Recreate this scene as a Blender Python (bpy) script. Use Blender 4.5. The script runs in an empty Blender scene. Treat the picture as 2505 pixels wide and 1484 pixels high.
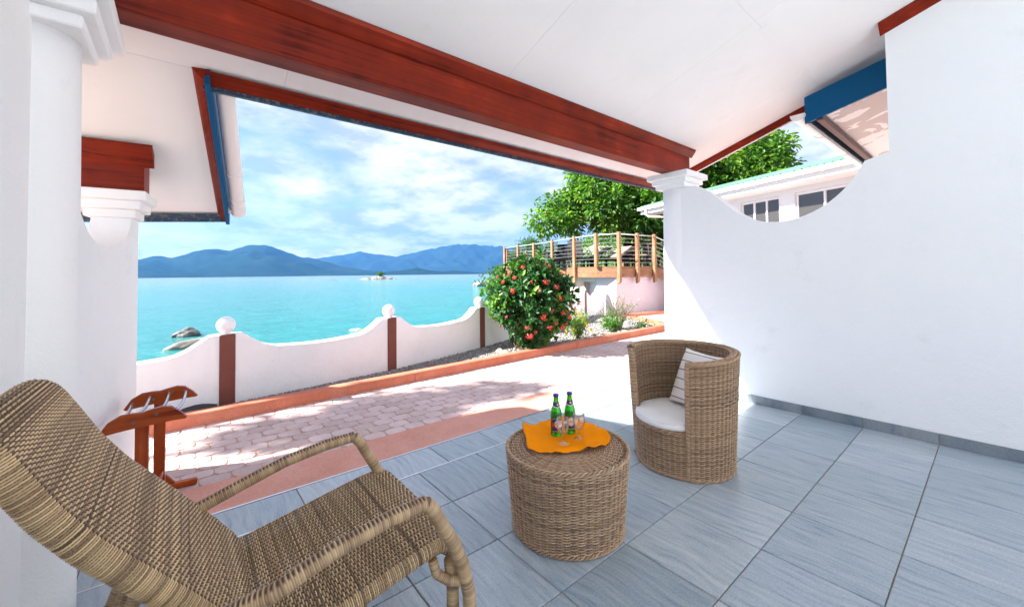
import bpy, math, random
import numpy as np
from mathutils import Vector, Matrix

random.seed(7)
RNG = np.random.default_rng(11)
R = math.radians
scn = bpy.context.scene
col = scn.collection

# ------------------------------------------------------------------ camera
# metres; X runs along the patio edge, Y out to the sea, Z up; patio floor is z = 0
IMW, IMH, FPX = 2505.0, 1484.0, 980.0
PITCH, ROLL, HORIZON_Y, VPX = R(1.5), 0.0115, 668.0, 446.0
PX, PY = IMW / 2, HORIZON_Y - FPX * math.tan(PITCH)
CAM = np.array([0.0, 0.0, 1.3])
_yaw = -math.atan((VPX - PX) / (FPX / math.cos(PITCH)))
_f0 = np.array([math.sin(_yaw), math.cos(_yaw), 0]); _r0 = np.array([math.cos(_yaw), -math.sin(_yaw), 0]); _u0 = np.array([0, 0, 1.0])
FW = _f0 * math.cos(PITCH) + _u0 * math.sin(PITCH)
_u = _u0 * math.cos(PITCH) - _f0 * math.sin(PITCH)
RT = _r0 * math.cos(ROLL) - _u * math.sin(ROLL)
UP = _u * math.cos(ROLL) + _r0 * math.sin(ROLL)
def ray(x, y): return RT * ((x - PX) / FPX) - UP * ((y - PY) / FPX) + FW
def at_d(x, y, d): return CAM + ray(x, y) * d
def at_z(x, y, z): r = ray(x, y); return CAM + r * ((z - CAM[2]) / r[2])

cd = bpy.data.cameras.new("camera"); cam = bpy.data.objects.new("camera", cd); col.objects.link(cam)
cd.sensor_width = 36; cd.lens = FPX / IMW * 36; cd.shift_y = (PY - IMH / 2) / IMW
cd.clip_start = 0.02; cd.clip_end = 30000
M4 = Matrix.Identity(4)
for i in range(3):
    M4[i][0] = RT[i]; M4[i][1] = UP[i]; M4[i][2] = -FW[i]; M4[i][3] = CAM[i]
cam.matrix_world = M4
scn.camera = cam

# ------------------------------------------------------------------ world, sun, exposure
SUN = Vector((-2.0, 1.0, 1.72)).normalized()          # towards the sun
SUN_EL = math.asin(SUN.z); SUN_ROT = math.atan2(SUN.x, SUN.y)
w = bpy.data.worlds.new("World"); scn.world = w; w.use_nodes = True
nt = w.node_tree; N = nt.nodes; L = nt.links
bg = N["Background"]; bg.inputs[1].default_value = 0.051
sky = N.new("ShaderNodeTexSky"); sky.sky_type = 'NISHITA'; sky.sun_disc = False
sky.sun_elevation = SUN_EL; sky.sun_rotation = SUN_ROT
sky.air_density = 1.0; sky.dust_density = 0.6; sky.ozone_density = 2.0
tc = N.new("ShaderNodeTexCoord"); sep = N.new("ShaderNodeSeparateXYZ"); L.new(tc.outputs["Generated"], sep.inputs[0])
def mth(op, a, b=None, c=None, tree=None):
    t = tree or nt
    n = t.nodes.new("ShaderNodeMath"); n.operation = op
    for i, v in enumerate((a, b, c)):
        if v is None: continue
        if isinstance(v, (int, float)): n.inputs[i].default_value = v
        else: t.links.new(v, n.inputs[i])
    return n.outputs[0]
zz = mth('ADD', mth('MAXIMUM', sep.outputs[2], 0.0), 0.22)
cmb = N.new("ShaderNodeCombineXYZ")
L.new(mth('DIVIDE', sep.outputs[0], zz), cmb.inputs[0]); L.new(mth('DIVIDE', sep.outputs[1], zz), cmb.inputs[1]); L.new(mth('MULTIPLY', sep.outputs[2], 1.5), cmb.inputs[2])
n1 = N.new("ShaderNodeTexNoise"); n1.inputs["Scale"].default_value = 1.15; n1.inputs["Detail"].default_value = 9; n1.inputs["Roughness"].default_value = 0.56; n1.inputs["Distortion"].default_value = 0.35
L.new(cmb.outputs[0], n1.inputs["Vector"])
rmp = N.new("ShaderNodeValToRGB"); rmp.color_ramp.elements[0].position = 0.35; rmp.color_ramp.elements[1].position = 0.55
L.new(n1.outputs[0], rmp.inputs[0])
n2 = N.new("ShaderNodeTexNoise"); n2.inputs["Scale"].default_value = 3.1; n2.inputs["Detail"].default_value = 7; n2.inputs["Roughness"].default_value = 0.6
L.new(cmb.outputs[0], n2.inputs["Vector"])
crm = N.new("ShaderNodeValToRGB")
crm.color_ramp.elements[0].position = 0.38; crm.color_ramp.elements[0].color = (3.3, 3.6, 4.4, 1)
crm.color_ramp.elements[1].position = 0.56; crm.color_ramp.elements[1].color = (6.9, 6.6, 6.7, 1)
L.new(n2.outputs[0], crm.inputs[0])
mx = N.new("ShaderNodeMix"); mx.data_type = 'RGBA'
hzn = mth('MULTIPLY', mth('POWER', mth('MAXIMUM', mth('SUBTRACT', 1.0, mth('MULTIPLY', sep.outputs[2], 5.5)), 0.0), 1.6), 0.72)
L.new(mth('MAXIMUM', mth('MULTIPLY', rmp.outputs[0], 0.93), hzn), mx.inputs[0])
L.new(sky.outputs[0], mx.inputs[6]); L.new(crm.outputs[0], mx.inputs[7])
L.new(mx.outputs[2], bg.inputs[0])

sd = bpy.data.lights.new("sun", 'SUN'); sun = bpy.data.objects.new("sun", sd); col.objects.link(sun)
sd.energy = 5.0; sd.angle = R(0.9); sd.color = (1.0, 0.965, 0.91)
sun.rotation_euler = SUN.to_track_quat('Z', 'Y').to_euler(); sun.location = (-20, 10, 20)
scn.view_settings.view_transform = 'Standard'; scn.view_settings.look = 'None'
scn.view_settings.exposure = 2.1; scn.view_settings.gamma = 1.0
scn.cycles.use_denoising = True
scn.cycles.max_bounces = 12; scn.cycles.diffuse_bounces = 7; scn.cycles.glossy_bounces = 4
scn.cycles.transmission_bounces = 10; scn.cycles.transparent_max_bounces = 12
scn.cycles.sample_clamp_indirect = 6.0; scn.cycles.caustics_reflective = False; scn.cycles.caustics_refractive = False

# ------------------------------------------------------------------ materials
def mat(name, base=(0.8, 0.8, 0.8), rough=0.6, **kw):
    m = bpy.data.materials.new(name); m.use_nodes = True
    p = m.node_tree.nodes["Principled BSDF"]
    p.inputs["Base Color"].default_value = (*base, 1); p.inputs["Roughness"].default_value = rough
    for k, v in kw.items(): p.inputs[k].default_value = v
    return m
def nd(m, typ, **inp):
    n = m.node_tree.nodes.new(typ)
    for k, v in inp.items():
        n.inputs[k].default_value = v
    return n
def lk(m, a, b): m.node_tree.links.new(a, b)
def P(m): return m.node_tree.nodes["Principled BSDF"]
def ramp(m, fac, stops):
    r = nd(m, "ShaderNodeValToRGB"); e = r.color_ramp.elements
    while len(e) < len(stops): e.new(0.5)
    for el, (p, c) in zip(e, stops): el.position = p; el.color = (*c, 1)
    lk(m, fac, r.inputs[0]); return r.outputs[0]
def coords(m, kind="Object", scale=(1, 1, 1), rnd=0.0):
    t = nd(m, "ShaderNodeTexCoord"); mp = nd(m, "ShaderNodeMapping"); mp.inputs["Scale"].default_value = scale
    src = t.outputs[kind]
    if rnd:
        oi = nd(m, "ShaderNodeObjectInfo"); v = nd(m, "ShaderNodeVectorMath"); v.operation = 'ADD'
        cx = nd(m, "ShaderNodeCombineXYZ")
        a = nd(m, "ShaderNodeMath"); a.operation = 'MULTIPLY'; a.inputs[1].default_value = rnd; lk(m, oi.outputs["Random"], a.inputs[0])
        b = nd(m, "ShaderNodeMath"); b.operation = 'MULTIPLY'; b.inputs[1].default_value = -rnd * 1.7; lk(m, oi.outputs["Random"], b.inputs[0])
        lk(m, a.outputs[0], cx.inputs[0]); lk(m, b.outputs[0], cx.inputs[1])
        lk(m, src, v.inputs[0]); lk(m, cx.outputs[0], v.inputs[1]); src = v.outputs[0]
    lk(m, src, mp.inputs[0]); return mp.outputs[0]
def noise(m, vec, scale, detail=6, rough=0.55, dist=0.0):
    n = nd(m, "ShaderNodeTexNoise"); n.inputs["Scale"].default_value = scale; n.inputs["Detail"].default_value = detail
    n.inputs["Roughness"].default_value = rough; n.inputs["Distortion"].default_value = dist
    lk(m, vec, n.inputs["Vector"]); return n.outputs[0]
def bump(m, h, strength=0.2, dist=0.01):
    b = nd(m, "ShaderNodeBump"); b.inputs["Strength"].default_value = strength; b.inputs["Distance"].default_value = dist
    lk(m, h, b.inputs["Height"]); lk(m, b.outputs[0], P(m).inputs["Normal"])
def mixc(m, fac, a, b, mode='MIX'):
    x = nd(m, "ShaderNodeMix"); x.data_type = 'RGBA'; x.blend_type = mode
    for s, i in ((fac, 0), (a, 6), (b, 7)):
        if isinstance(s, (int, float)): x.inputs[i].default_value = s
        elif isinstance(s, tuple): x.inputs[i].default_value = (*s, 1)
        else: lk(m, s, x.inputs[i])
    return x.outputs[2]
def setc(m, c): lk(m, c, P(m).inputs["Base Color"])

def plaster(name, c0, c1, bs=0.35, scale=90, rough=0.75, marks=0.0):
    m = mat(name, c0, rough); v = coords(m)
    c = ramp(m, noise(m, v, 1.7, 6, 0.65), [(0.3, c1), (0.6, c0)])
    if marks:
        k = noise(m, v, 3.2, 9, 0.72, 0.3); c = mixc(m, marks, c, ramp(m, k, [(0.30, (0.62, 0.62, 0.60)), (0.40, (1, 1, 1))]), 'MULTIPLY')
        vo = nd(m, "ShaderNodeTexVoronoi"); vo.inputs["Scale"].default_value = 2.3; lk(m, v, vo.inputs["Vector"])
        c = mixc(m, 0.8, c, ramp(m, vo.outputs["Distance"], [(0.006, (0.45, 0.40, 0.36)), (0.011, (1, 1, 1))]), 'MULTIPLY')
    setc(m, c)
    a = noise(m, v, scale, 4, 0.6); b = noise(m, v, 9, 3)
    s = nd(m, "ShaderNodeMath"); s.operation = 'MULTIPLY_ADD'; s.inputs[1].default_value = 2.6; lk(m, b, s.inputs[0]); lk(m, a, s.inputs[2])
    bump(m, s.outputs[0], bs, 0.005); return m
M_WALL = plaster("white_plaster", (0.87, 0.885, 0.895), (0.845, 0.865, 0.88), 0.5, 90, 0.75, 0.18)
M_SEAWALL = plaster("white_wall_paint", (0.87, 0.88, 0.89), (0.80, 0.81, 0.82), 0.6, 60, 0.75, 0.4)
M_CEIL = plaster("ceiling_paint", (0.83, 0.86, 0.87), (0.80, 0.83, 0.84), 0.12, 30, 0.6, 0.12)
M_PINKWALL = plaster("pale_pink_paint", (0.60, 0.50, 0.545), (0.55, 0.455, 0.50), 0.3, 40)
M_BEIGE = plaster("beige_render", (0.62, 0.50, 0.43), (0.55, 0.43, 0.36), 0.3, 40)

def wood(name, c0, c1, axis=0, rough=0.42, sc=1.0, coat=0.06):
    m = mat(name, c0, rough); P(m).inputs["Specular IOR Level"].default_value = 0.10; P(m).inputs["Coat Weight"].default_value = coat; P(m).inputs["Coat Roughness"].default_value = 0.25
    s = [38 * sc] * 3; s[axis] = 0.9 * sc
    v = coords(m, "Object", tuple(s), 5.0)
    n = noise(m, v, 1.0, 6, 0.62, 0.6); v2 = coords(m, "Object", (3, 3, 3), 2.0); k = noise(m, v2, 1.2, 3)
    mm = nd(m, "ShaderNodeMath"); mm.operation = 'MULTIPLY_ADD'; mm.inputs[1].default_value = 0.55; lk(m, k, mm.inputs[0])
    m2 = nd(m, "ShaderNodeMath"); m2.operation = 'MULTIPLY'; m2.inputs[1].default_value = 0.6; lk(m, n, m2.inputs[0]); lk(m, m2.outputs[0], mm.inputs[2])
    setc(m, ramp(m, mm.outputs[0], [(0.40, c1), (0.52, tuple((p_ + 2 * q_) / 3 for p_, q_ in zip(c1, c0))), (0.66, c0), (0.72, tuple(min(1, q_ * 1.35) for q_ in c0))])); bump(m, n, 0.2, 0.003); return m
M_RED_X = wood("red_varnished_wood", (0.225, 0.022, 0.007), (0.062, 0.0065, 0.004), 0)
M_RED_Y = wood("red_varnished_wood_lengthwise", (0.225, 0.022, 0.007), (0.062, 0.0065, 0.004), 1)
M_RACK_X = wood("luggage_rack_wood", (0.36, 0.075, 0.018), (0.15, 0.02, 0.010), 0, 0.22)
M_RACK_Z = wood("luggage_rack_upright_wood", (0.34, 0.065, 0.018), (0.14, 0.018, 0.010), 2, 0.22)
M_DECKPOST = wood("weathered_deck_timber", (0.33, 0.185, 0.105), (0.18, 0.085, 0.045), 2, 0.7, 0.6, 0.0)
M_DECKBOARD = wood("brown_deck_board", (0.26, 0.13, 0.075), (0.16, 0.08, 0.045), 0, 0.6, 0.6, 0.0)
M_BLUE = mat("blue_paint", (0.001, 0.085, 0.21), 0.5, **{"Specular IOR Level": 0.15}); bump(M_BLUE, noise(M_BLUE, coords(M_BLUE, "Object", (2, 2, 40)), 3), 0.15, 0.003)
M_DARKBLUE = mat("dark_blue_paint", (0.02, 0.05, 0.09), 0.5)
_v = coords(M_DARKBLUE, "Object", (6, 6, 6)); setc(M_DARKBLUE, ramp(M_DARKBLUE, noise(M_DARKBLUE, _v, 6, 8, 0.7), [(0.5, (0.015, 0.045, 0.085)), (0.62, (0.14, 0.16, 0.18))]))
M_PVC = mat("white_plastic_gutter", (0.80, 0.77, 0.76), 0.35)
M_PATCH = mat("patched_soffit", (0.8, 0.78, 0.77), 0.6)
_v = coords(M_PATCH, "Object", (1, 1, 1)); setc(M_PATCH, ramp(M_PATCH, noise(M_PATCH, _v, 2.6, 5, 0.5, 0.6), [(0.54, (0.80, 0.78, 0.77)), (0.56, (0.50, 0.43, 0.41))]))

# floor tile: blue grey slate with diagonal-ish streaks that differ from tile to tile
M_TILE = mat("blue_grey_slate_tile", (0.3, 0.4, 0.5), 0.30)
_v = coords(M_TILE, "Object", (26, 2.2, 1), 31.0)
_w = coords(M_TILE, "Object", (1, 1, 1), 17.0)
_d = nd(M_TILE, "ShaderNodeTexNoise"); _d.inputs["Scale"].default_value = 1.9; lk(M_TILE, _w, _d.inputs["Vector"])
_va = nd(M_TILE, "ShaderNodeVectorMath"); _va.operation = 'MULTIPLY_ADD'; _va.inputs[1].default_value = (3.6, 0.6, 0); lk(M_TILE, _d.outputs[1], _va.inputs[0]); lk(M_TILE, _v, _va.inputs[2])
_n = noise(M_TILE, _va.outputs[0], 1.5, 8, 0.68); _f = noise(M_TILE, _w, 120, 3, 0.6)
_c = ramp(M_TILE, _n, [(0.30, (0.20, 0.275, 0.355)), (0.44, (0.345, 0.415, 0.48)), (0.60, (0.44, 0.50, 0.545)), (0.80, (0.55, 0.58, 0.59))])
_oi = nd(M_TILE, "ShaderNodeObjectInfo"); _or = ramp(M_TILE, _oi.outputs["Random"], [(0, (0.76, 0.81, 0.82)), (0.5, (0.95, 0.97, 0.98)), (1, (1.10, 1.08, 1.04))])
_c = mixc(M_TILE, 1.0, _c, _or, 'MULTIPLY')
setc(M_TILE, mixc(M_TILE, 0.35, _c, ramp(M_TILE, _f, [(0.3, (0.3, 0.3, 0.3)), (0.7, (0.75, 0.75, 0.75))]), 'OVERLAY'))
bump(M_TILE, _n, 0.12, 0.002)
M_SKIRT = M_TILE.copy(); M_SKIRT.name = "dark_slate_skirting"
for _n_ in M_SKIRT.node_tree.nodes:
    if _n_.type == 'VALTORGB' and len(_n_.color_ramp.elements) == 4:
        for _e_ in _n_.color_ramp.elements: _e_.color = tuple(c_ * 0.55 for c_ in _e_.color[:3]) + (1,)
M_GROUT = mat("grout", (0.26, 0.215, 0.175), 0.9)
M_TRIM = mat("aluminium_tile_trim", (0.75, 0.76, 0.78), 0.3, Metallic=1.0)

def concrete(name, c0, c1, c2, sc=3.0, bs=0.3, rough=0.85):
    m = mat(name, c0, rough); v = coords(m, "Object", (1, 1, 1), 9.0)
    a = noise(m, v, sc, 8, 0.7); b = noise(m, v, sc * 28, 4, 0.6)
    c = ramp(m, a, [(0.3, c1), (0.5, c0), (0.72, c2)])
    setc(m, mixc(m, 0.4, c, ramp(m, b, [(0.25, (0.3, 0.3, 0.3)), (0.75, (0.72, 0.72, 0.72))]), 'OVERLAY'))
    bump(m, b, bs, 0.004); return m
M_STRIP = concrete("red_tinted_concrete", (0.68, 0.32, 0.24), (0.60, 0.27, 0.20), (0.72, 0.38, 0.30), 2.0)
M_PAVER = concrete("pink_paver_concrete", (0.62, 0.485, 0.455), (0.53, 0.385, 0.35), (0.70, 0.58, 0.55), 2.5)
_oi = nd(M_PAVER, "ShaderNodeObjectInfo"); _or = ramp(M_PAVER, _oi.outputs["Random"], [(0, (0.84, 0.80, 0.80)), (0.5, (1, 0.97, 0.98)), (1, (1.08, 1.05, 1.06))])
_pc = P(M_PAVER).inputs["Base Color"].links[0].from_socket; setc(M_PAVER, mixc(M_PAVER, 1.0, _pc, _or, 'MULTIPLY'))
M_PAVJOINT = concrete("paver_joint_mortar", (0.50, 0.31, 0.26), (0.42, 0.23, 0.18), (0.58, 0.42, 0.37), 4.0)
M_KERB = concrete("terracotta_painted_kerb", (0.54, 0.17, 0.095), (0.44, 0.125, 0.07), (0.60, 0.235, 0.15), 2.4, 0.2)
M_POST = concrete("oxblood_painted_post", (0.165, 0.042, 0.028), (0.14, 0.034, 0.022), (0.19, 0.055, 0.037), 4.0, 0.2, 0.6)
M_SOIL = concrete("sandy_soil", (0.33, 0.25, 0.19), (0.22, 0.16, 0.12), (0.45, 0.37, 0.30), 3.0)
M_GRANITE = concrete("granite", (0.23, 0.205, 0.17), (0.12, 0.11, 0.095), (0.34, 0.30, 0.25), 1.2, 0.5)
M_WETROCK = concrete("wet_granite", (0.12, 0.115, 0.10), (0.05, 0.05, 0.045), (0.26, 0.25, 0.22), 1.4, 0.5, 0.4)
M_LINER = mat("black_weed_membrane", (0.02, 0.022, 0.025), 0.6)

def attr(m, name):
    a = nd(m, "ShaderNodeAttribute"); a.attribute_name = name; return a.outputs["Fac"]
M_GRAVEL = mat("gravel", (0.5, 0.47, 0.44), 0.85); setc(M_GRAVEL, ramp(M_GRAVEL, attr(M_GRAVEL, "tone"), [(0, (0.13, 0.12, 0.115)), (0.5, (0.28, 0.26, 0.245)), (1, (0.50, 0.475, 0.44))]))

def wicker(name, stops):
    m = mat(name, (0.3, 0.2, 0.1), 0.42); P(m).inputs["Specular IOR Level"].default_value = 0.35
    v = coords(m); n = noise(m, v, 45, 4, 0.6)
    s = nd(m, "ShaderNodeMath"); s.operation = 'MULTIPLY_ADD'; s.inputs[1].default_value = 0.22; lk(m, n, s.inputs[0]); lk(m, attr(m, "tone"), s.inputs[2])
    s2 = nd(m, "ShaderNodeMath"); s2.operation = 'SUBTRACT'; s2.inputs[1].default_value = 0.11; lk(m, s.outputs[0], s2.inputs[0])
    setc(m, ramp(m, s2.outputs[0], stops)); return m
M_WICK = wicker("round_wicker", [(0.0, (0.14, 0.085, 0.06)), (0.4, (0.36, 0.235, 0.15)), (1.0, (0.64, 0.46, 0.295))])
M_WICK2 = wicker("lounger_wicker", [(0.0, (0.08, 0.05, 0.036)), (0.4, (0.29, 0.195, 0.115)), (1.0, (0.68, 0.51, 0.30))])
M_WICK_DARK = mat("dark_stake", (0.06, 0.042, 0.03), 0.6)
M_FABRIC = mat("white_cushion_fabric", (0.84, 0.84, 0.83), 0.85); bump(M_FABRIC, noise(M_FABRIC, coords(M_FABRIC), 7, 5, 0.6), 0.35, 0.02)
M_ORANGE = mat("orange_cloth", (0.98, 0.30, 0.0), 0.9, **{"Specular IOR Level": 0.1}); bump(M_ORANGE, noise(M_ORANGE, coords(M_ORANGE), 14, 5, 0.6), 0.3, 0.01)
M_PILLOW = mat("striped_linen", (0.78, 0.76, 0.70), 0.9)
_u = nd(M_PILLOW, "ShaderNodeTexCoord"); _s = nd(M_PILLOW, "ShaderNodeSeparateXYZ"); lk(M_PILLOW, _u.outputs["UV"], _s.inputs[0])
_a = nd(M_PILLOW, "ShaderNodeMath"); _a.operation = 'MULTIPLY'; _a.inputs[1].default_value = 6.0; lk(M_PILLOW, _s.outputs[1], _a.inputs[0])
_b = nd(M_PILLOW, "ShaderNodeMath"); _b.operation = 'FRACT'; lk(M_PILLOW, _a.outputs[0], _b.inputs[0])
_c = nd(M_PILLOW, "ShaderNodeMath"); _c.operation = 'COMPARE'; _c.inputs[1].default_value = 0.5; _c.inputs[2].default_value = 0.045; lk(M_PILLOW, _b.outputs[0], _c.inputs[0])
_a2 = nd(M_PILLOW, "ShaderNodeMath"); _a2.operation = 'MULTIPLY'; _a2.inputs[1].default_value = 48.0; lk(M_PILLOW, _s.outputs[1], _a2.inputs[0])
_b2 = nd(M_PILLOW, "ShaderNodeMath"); _b2.operation = 'FRACT'; lk(M_PILLOW, _a2.outputs[0], _b2.inputs[0])
_lin = ramp(M_PILLOW, _b2.outputs[0], [(0.3, (0.86, 0.845, 0.81)), (0.7, (0.80, 0.78, 0.73))])
setc(M_PILLOW, mixc(M_PILLOW, _c.outputs[0], _lin, (0.03, 0.04, 0.09)))

M_GLASS = mat("clear_glass", (1, 1, 1), 0.02)
_gl = nd(M_GLASS, "ShaderNodeBsdfGlossy"); _gl.inputs["Roughness"].default_value = 0.02
_tr = nd(M_GLASS, "ShaderNodeBsdfTransparent"); _tr.inputs[0].default_value = (0.97, 0.98, 0.98, 1)
_lw = nd(M_GLASS, "ShaderNodeLayerWeight"); _lw.inputs[0].default_value = 0.5
_fr = nd(M_GLASS, "ShaderNodeMath"); _fr.operation = 'POWER'; _fr.inputs[1].default_value = 1.6; lk(M_GLASS, _lw.outputs["Facing"], _fr.inputs[0])
_ms = nd(M_GLASS, "ShaderNodeMixShader"); _fa = nd(M_GLASS, "ShaderNodeMath"); _fa.operation = "MULTIPLY_ADD"; _fa.inputs[1].default_value = 0.9; _fa.inputs[2].default_value = 0.09; lk(M_GLASS, _fr.outputs[0], _fa.inputs[0]); lk(M_GLASS, _fa.outputs[0], _ms.inputs[0]); lk(M_GLASS, _tr.outputs[0], _ms.inputs[1]); lk(M_GLASS, _gl.outputs[0], _ms.inputs[2]); lk(M_GLASS, _ms.outputs[0], M_GLASS.node_tree.nodes["Material Output"].inputs[0])
M_GREEN = mat("green_bottle_glass", (0.10, 0.62, 0.05), 0.03, **{"Transmission Weight": 0.85, "IOR": 1.45})
M_BEER = mat("bottle_cap_blue", (0.02, 0.05, 0.42), 0.35, Metallic=0.4)
M_LBLUE = mat("label_navy", (0.025, 0.025, 0.17), 0.5)
M_LCREAM = mat("label_cream", (0.78, 0.66, 0.58), 0.5)
M_LRED = mat("label_red", (0.62, 0.03, 0.02), 0.5)
M_LWHITE = mat("label_white", (0.85, 0.85, 0.85), 0.5)
M_LGOLD = mat("label_gold", (0.6, 0.38, 0.06), 0.4, Metallic=0.6)
M_WHITEPAINT = mat("white_gloss_paint", (0.70, 0.70, 0.71), 0.5)
M_ALU = mat("white_window_frame", (0.74, 0.74, 0.75), 0.35)
M_PANE = mat("window_glass", (0.055, 0.05, 0.045), 0.03, **{"Specular IOR Level": 0.6})
M_INT = mat("room_interior", (0.35, 0.32, 0.29), 0.8)
M_GREENROOF = mat("green_corrugated_metal", (0.20, 0.48, 0.36), 0.45)
setc(M_GREENROOF, ramp(M_GREENROOF, noise(M_GREENROOF, coords(M_GREENROOF), 1.5, 6), [(0.3, (0.10, 0.25, 0.155)), (0.7, (0.15, 0.31, 0.21))]))
M_STEEL = mat("steel_cable", (0.62, 0.63, 0.64), 0.35, Metallic=0.8)
M_DARKRATTAN = mat("dark_brown_rattan", (0.012, 0.010, 0.010), 0.7, **{"Specular IOR Level": 0.15})
bump(M_DARKRATTAN, noise(M_DARKRATTAN, coords(M_DARKRATTAN), 60, 2), 0.6, 0.01)
M_GREYRATTAN = mat("grey_brown_rattan", (0.05, 0.045, 0.042), 0.6)
M_SANDTOP = mat("sand_coloured_top", (0.26, 0.20, 0.145), 0.8)
M_BARK = concrete("bark", (0.19, 0.15, 0.115), (0.10, 0.08, 0.06), (0.30, 0.25, 0.20), 5.0, 0.6)
M_STEM = concrete("brown_stem", (0.16, 0.105, 0.075), (0.09, 0.06, 0.045), (0.25, 0.17, 0.12), 9.0, 0.4)
M_GREYSTEM = mat("grey_twig", (0.16, 0.125, 0.10), 0.9)

def leafm(name, stops, trans=0.35, rough=0.4):
    m = mat(name, stops[0][1], rough); nt_ = m.node_tree
    c = ramp(m, attr(m, "tone"), stops); setc(m, c)
    tr = nd(m, "ShaderNodeBsdfTranslucent")
    tcol = mixc(m, 1.0, c, (1.5, 1.5, 0.6), 'MULTIPLY'); lk(m, tcol, tr.inputs[0])
    mxs = nd(m, "ShaderNodeMixShader"); mxs.inputs[0].default_value = trans
    lk(m, P(m).outputs[0], mxs.inputs[1]); lk(m, tr.outputs[0], mxs.inputs[2])
    lk(m, mxs.outputs[0], nt_.nodes["Material Output"].inputs[0]); return m
M_LEAF_TREE = leafm("broad_tree_leaf", [(0, (0.032, 0.105, 0.018)), (0.5, (0.085, 0.215, 0.028)), (0.9, (0.185, 0.335, 0.045)), (1, (0.36, 0.38, 0.06))], 0.48)
M_LEAF_BUSH = leafm("glossy_shrub_leaf", [(0, (0.015, 0.07, 0.022)), (0.6, (0.035, 0.13, 0.03)), (0.86, (0.10, 0.26, 0.03)), (1, (0.20, 0.38, 0.04))], 0.28, 0.48)
M_LEAF_PALE = leafm("pale_shrub_leaf", [(0, (0.08, 0.19, 0.03)), (0.6, (0.14, 0.30, 0.05)), (1, (0.30, 0.42, 0.07))], 0.4)
M_LEAF_FERN = leafm("feathery_leaf", [(0, (0.05, 0.17, 0.03)), (0.7, (0.09, 0.27, 0.05)), (1, (0.26, 0.36, 0.06))], 0.35)
M_LEAF_FAR = leafm("hillside_leaf", [(0, (0.025, 0.085, 0.014)), (0.5, (0.06, 0.16, 0.025)), (1, (0.12, 0.25, 0.04))], 0.35, 0.6)
M_FLOWER = mat("coral_red_petal", (0.75, 0.10, 0.07), 0.6); setc(M_FLOWER, ramp(M_FLOWER, attr(M_FLOWER, "tone"), [(0, (0.50, 0.015, 0.02)), (0.6, (0.68, 0.05, 0.035)), (1, (0.80, 0.20, 0.12))]))
M_YELLOW = mat("yellow_petal", (0.85, 0.62, 0.02), 0.6)

# ------------------------------------------------------------------ mesh helpers
def raw(name, verts, faces, material, parent=None, smooth=False, tone=None, loc=None):
    me = bpy.data.meshes.new(name)
    if isinstance(verts, np.ndarray) and isinstance(faces, np.ndarray):
        nv, nf, k = len(verts), len(faces), faces.shape[1]
        me.vertices.add(nv); me.vertices.foreach_set("co", np.asarray(verts, np.float32).ravel())
        me.loops.add(nf * k); me.loops.foreach_set("vertex_index", faces.astype(np.int32).ravel())
        me.polygons.add(nf); me.polygons.foreach_set("loop_start", np.arange(0, nf * k, k, dtype=np.int32)); me.polygons.foreach_set("loop_total", np.full(nf, k, np.int32))
        me.update(calc_edges=True)
    else:
        me.from_pydata([tuple(map(float, v)) for v in verts], [], [list(f) for f in faces]); me.update()
    if smooth:
        me.polygons.foreach_set("use_smooth", np.ones(len(me.polygons), bool))
    if tone is not None:
        a = me.attributes.new("tone", 'FLOAT', 'POINT'); a.data.foreach_set("value", np.asarray(tone, np.float32))
    if material: me.materials.append(material)
    o = bpy.data.objects.new(name, me); col.objects.link(o)
    if parent is not None: o.parent = parent
    if loc is not None: o.location = loc
    return o
def tag(o, label=None, cat=None, group=None, kind=None):
    if label: o["label"] = label
    if cat: o["category"] = cat
    if group: o["group"] = group
    if kind: o["kind"] = kind
    return o
def empty(name, loc=(0, 0, 0), rz=0.0):
    o = bpy.data.objects.new(name, None); col.objects.link(o); o.location = loc; o.rotation_euler = (0, 0, rz); o.empty_display_size = 0.1
    return o
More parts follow.
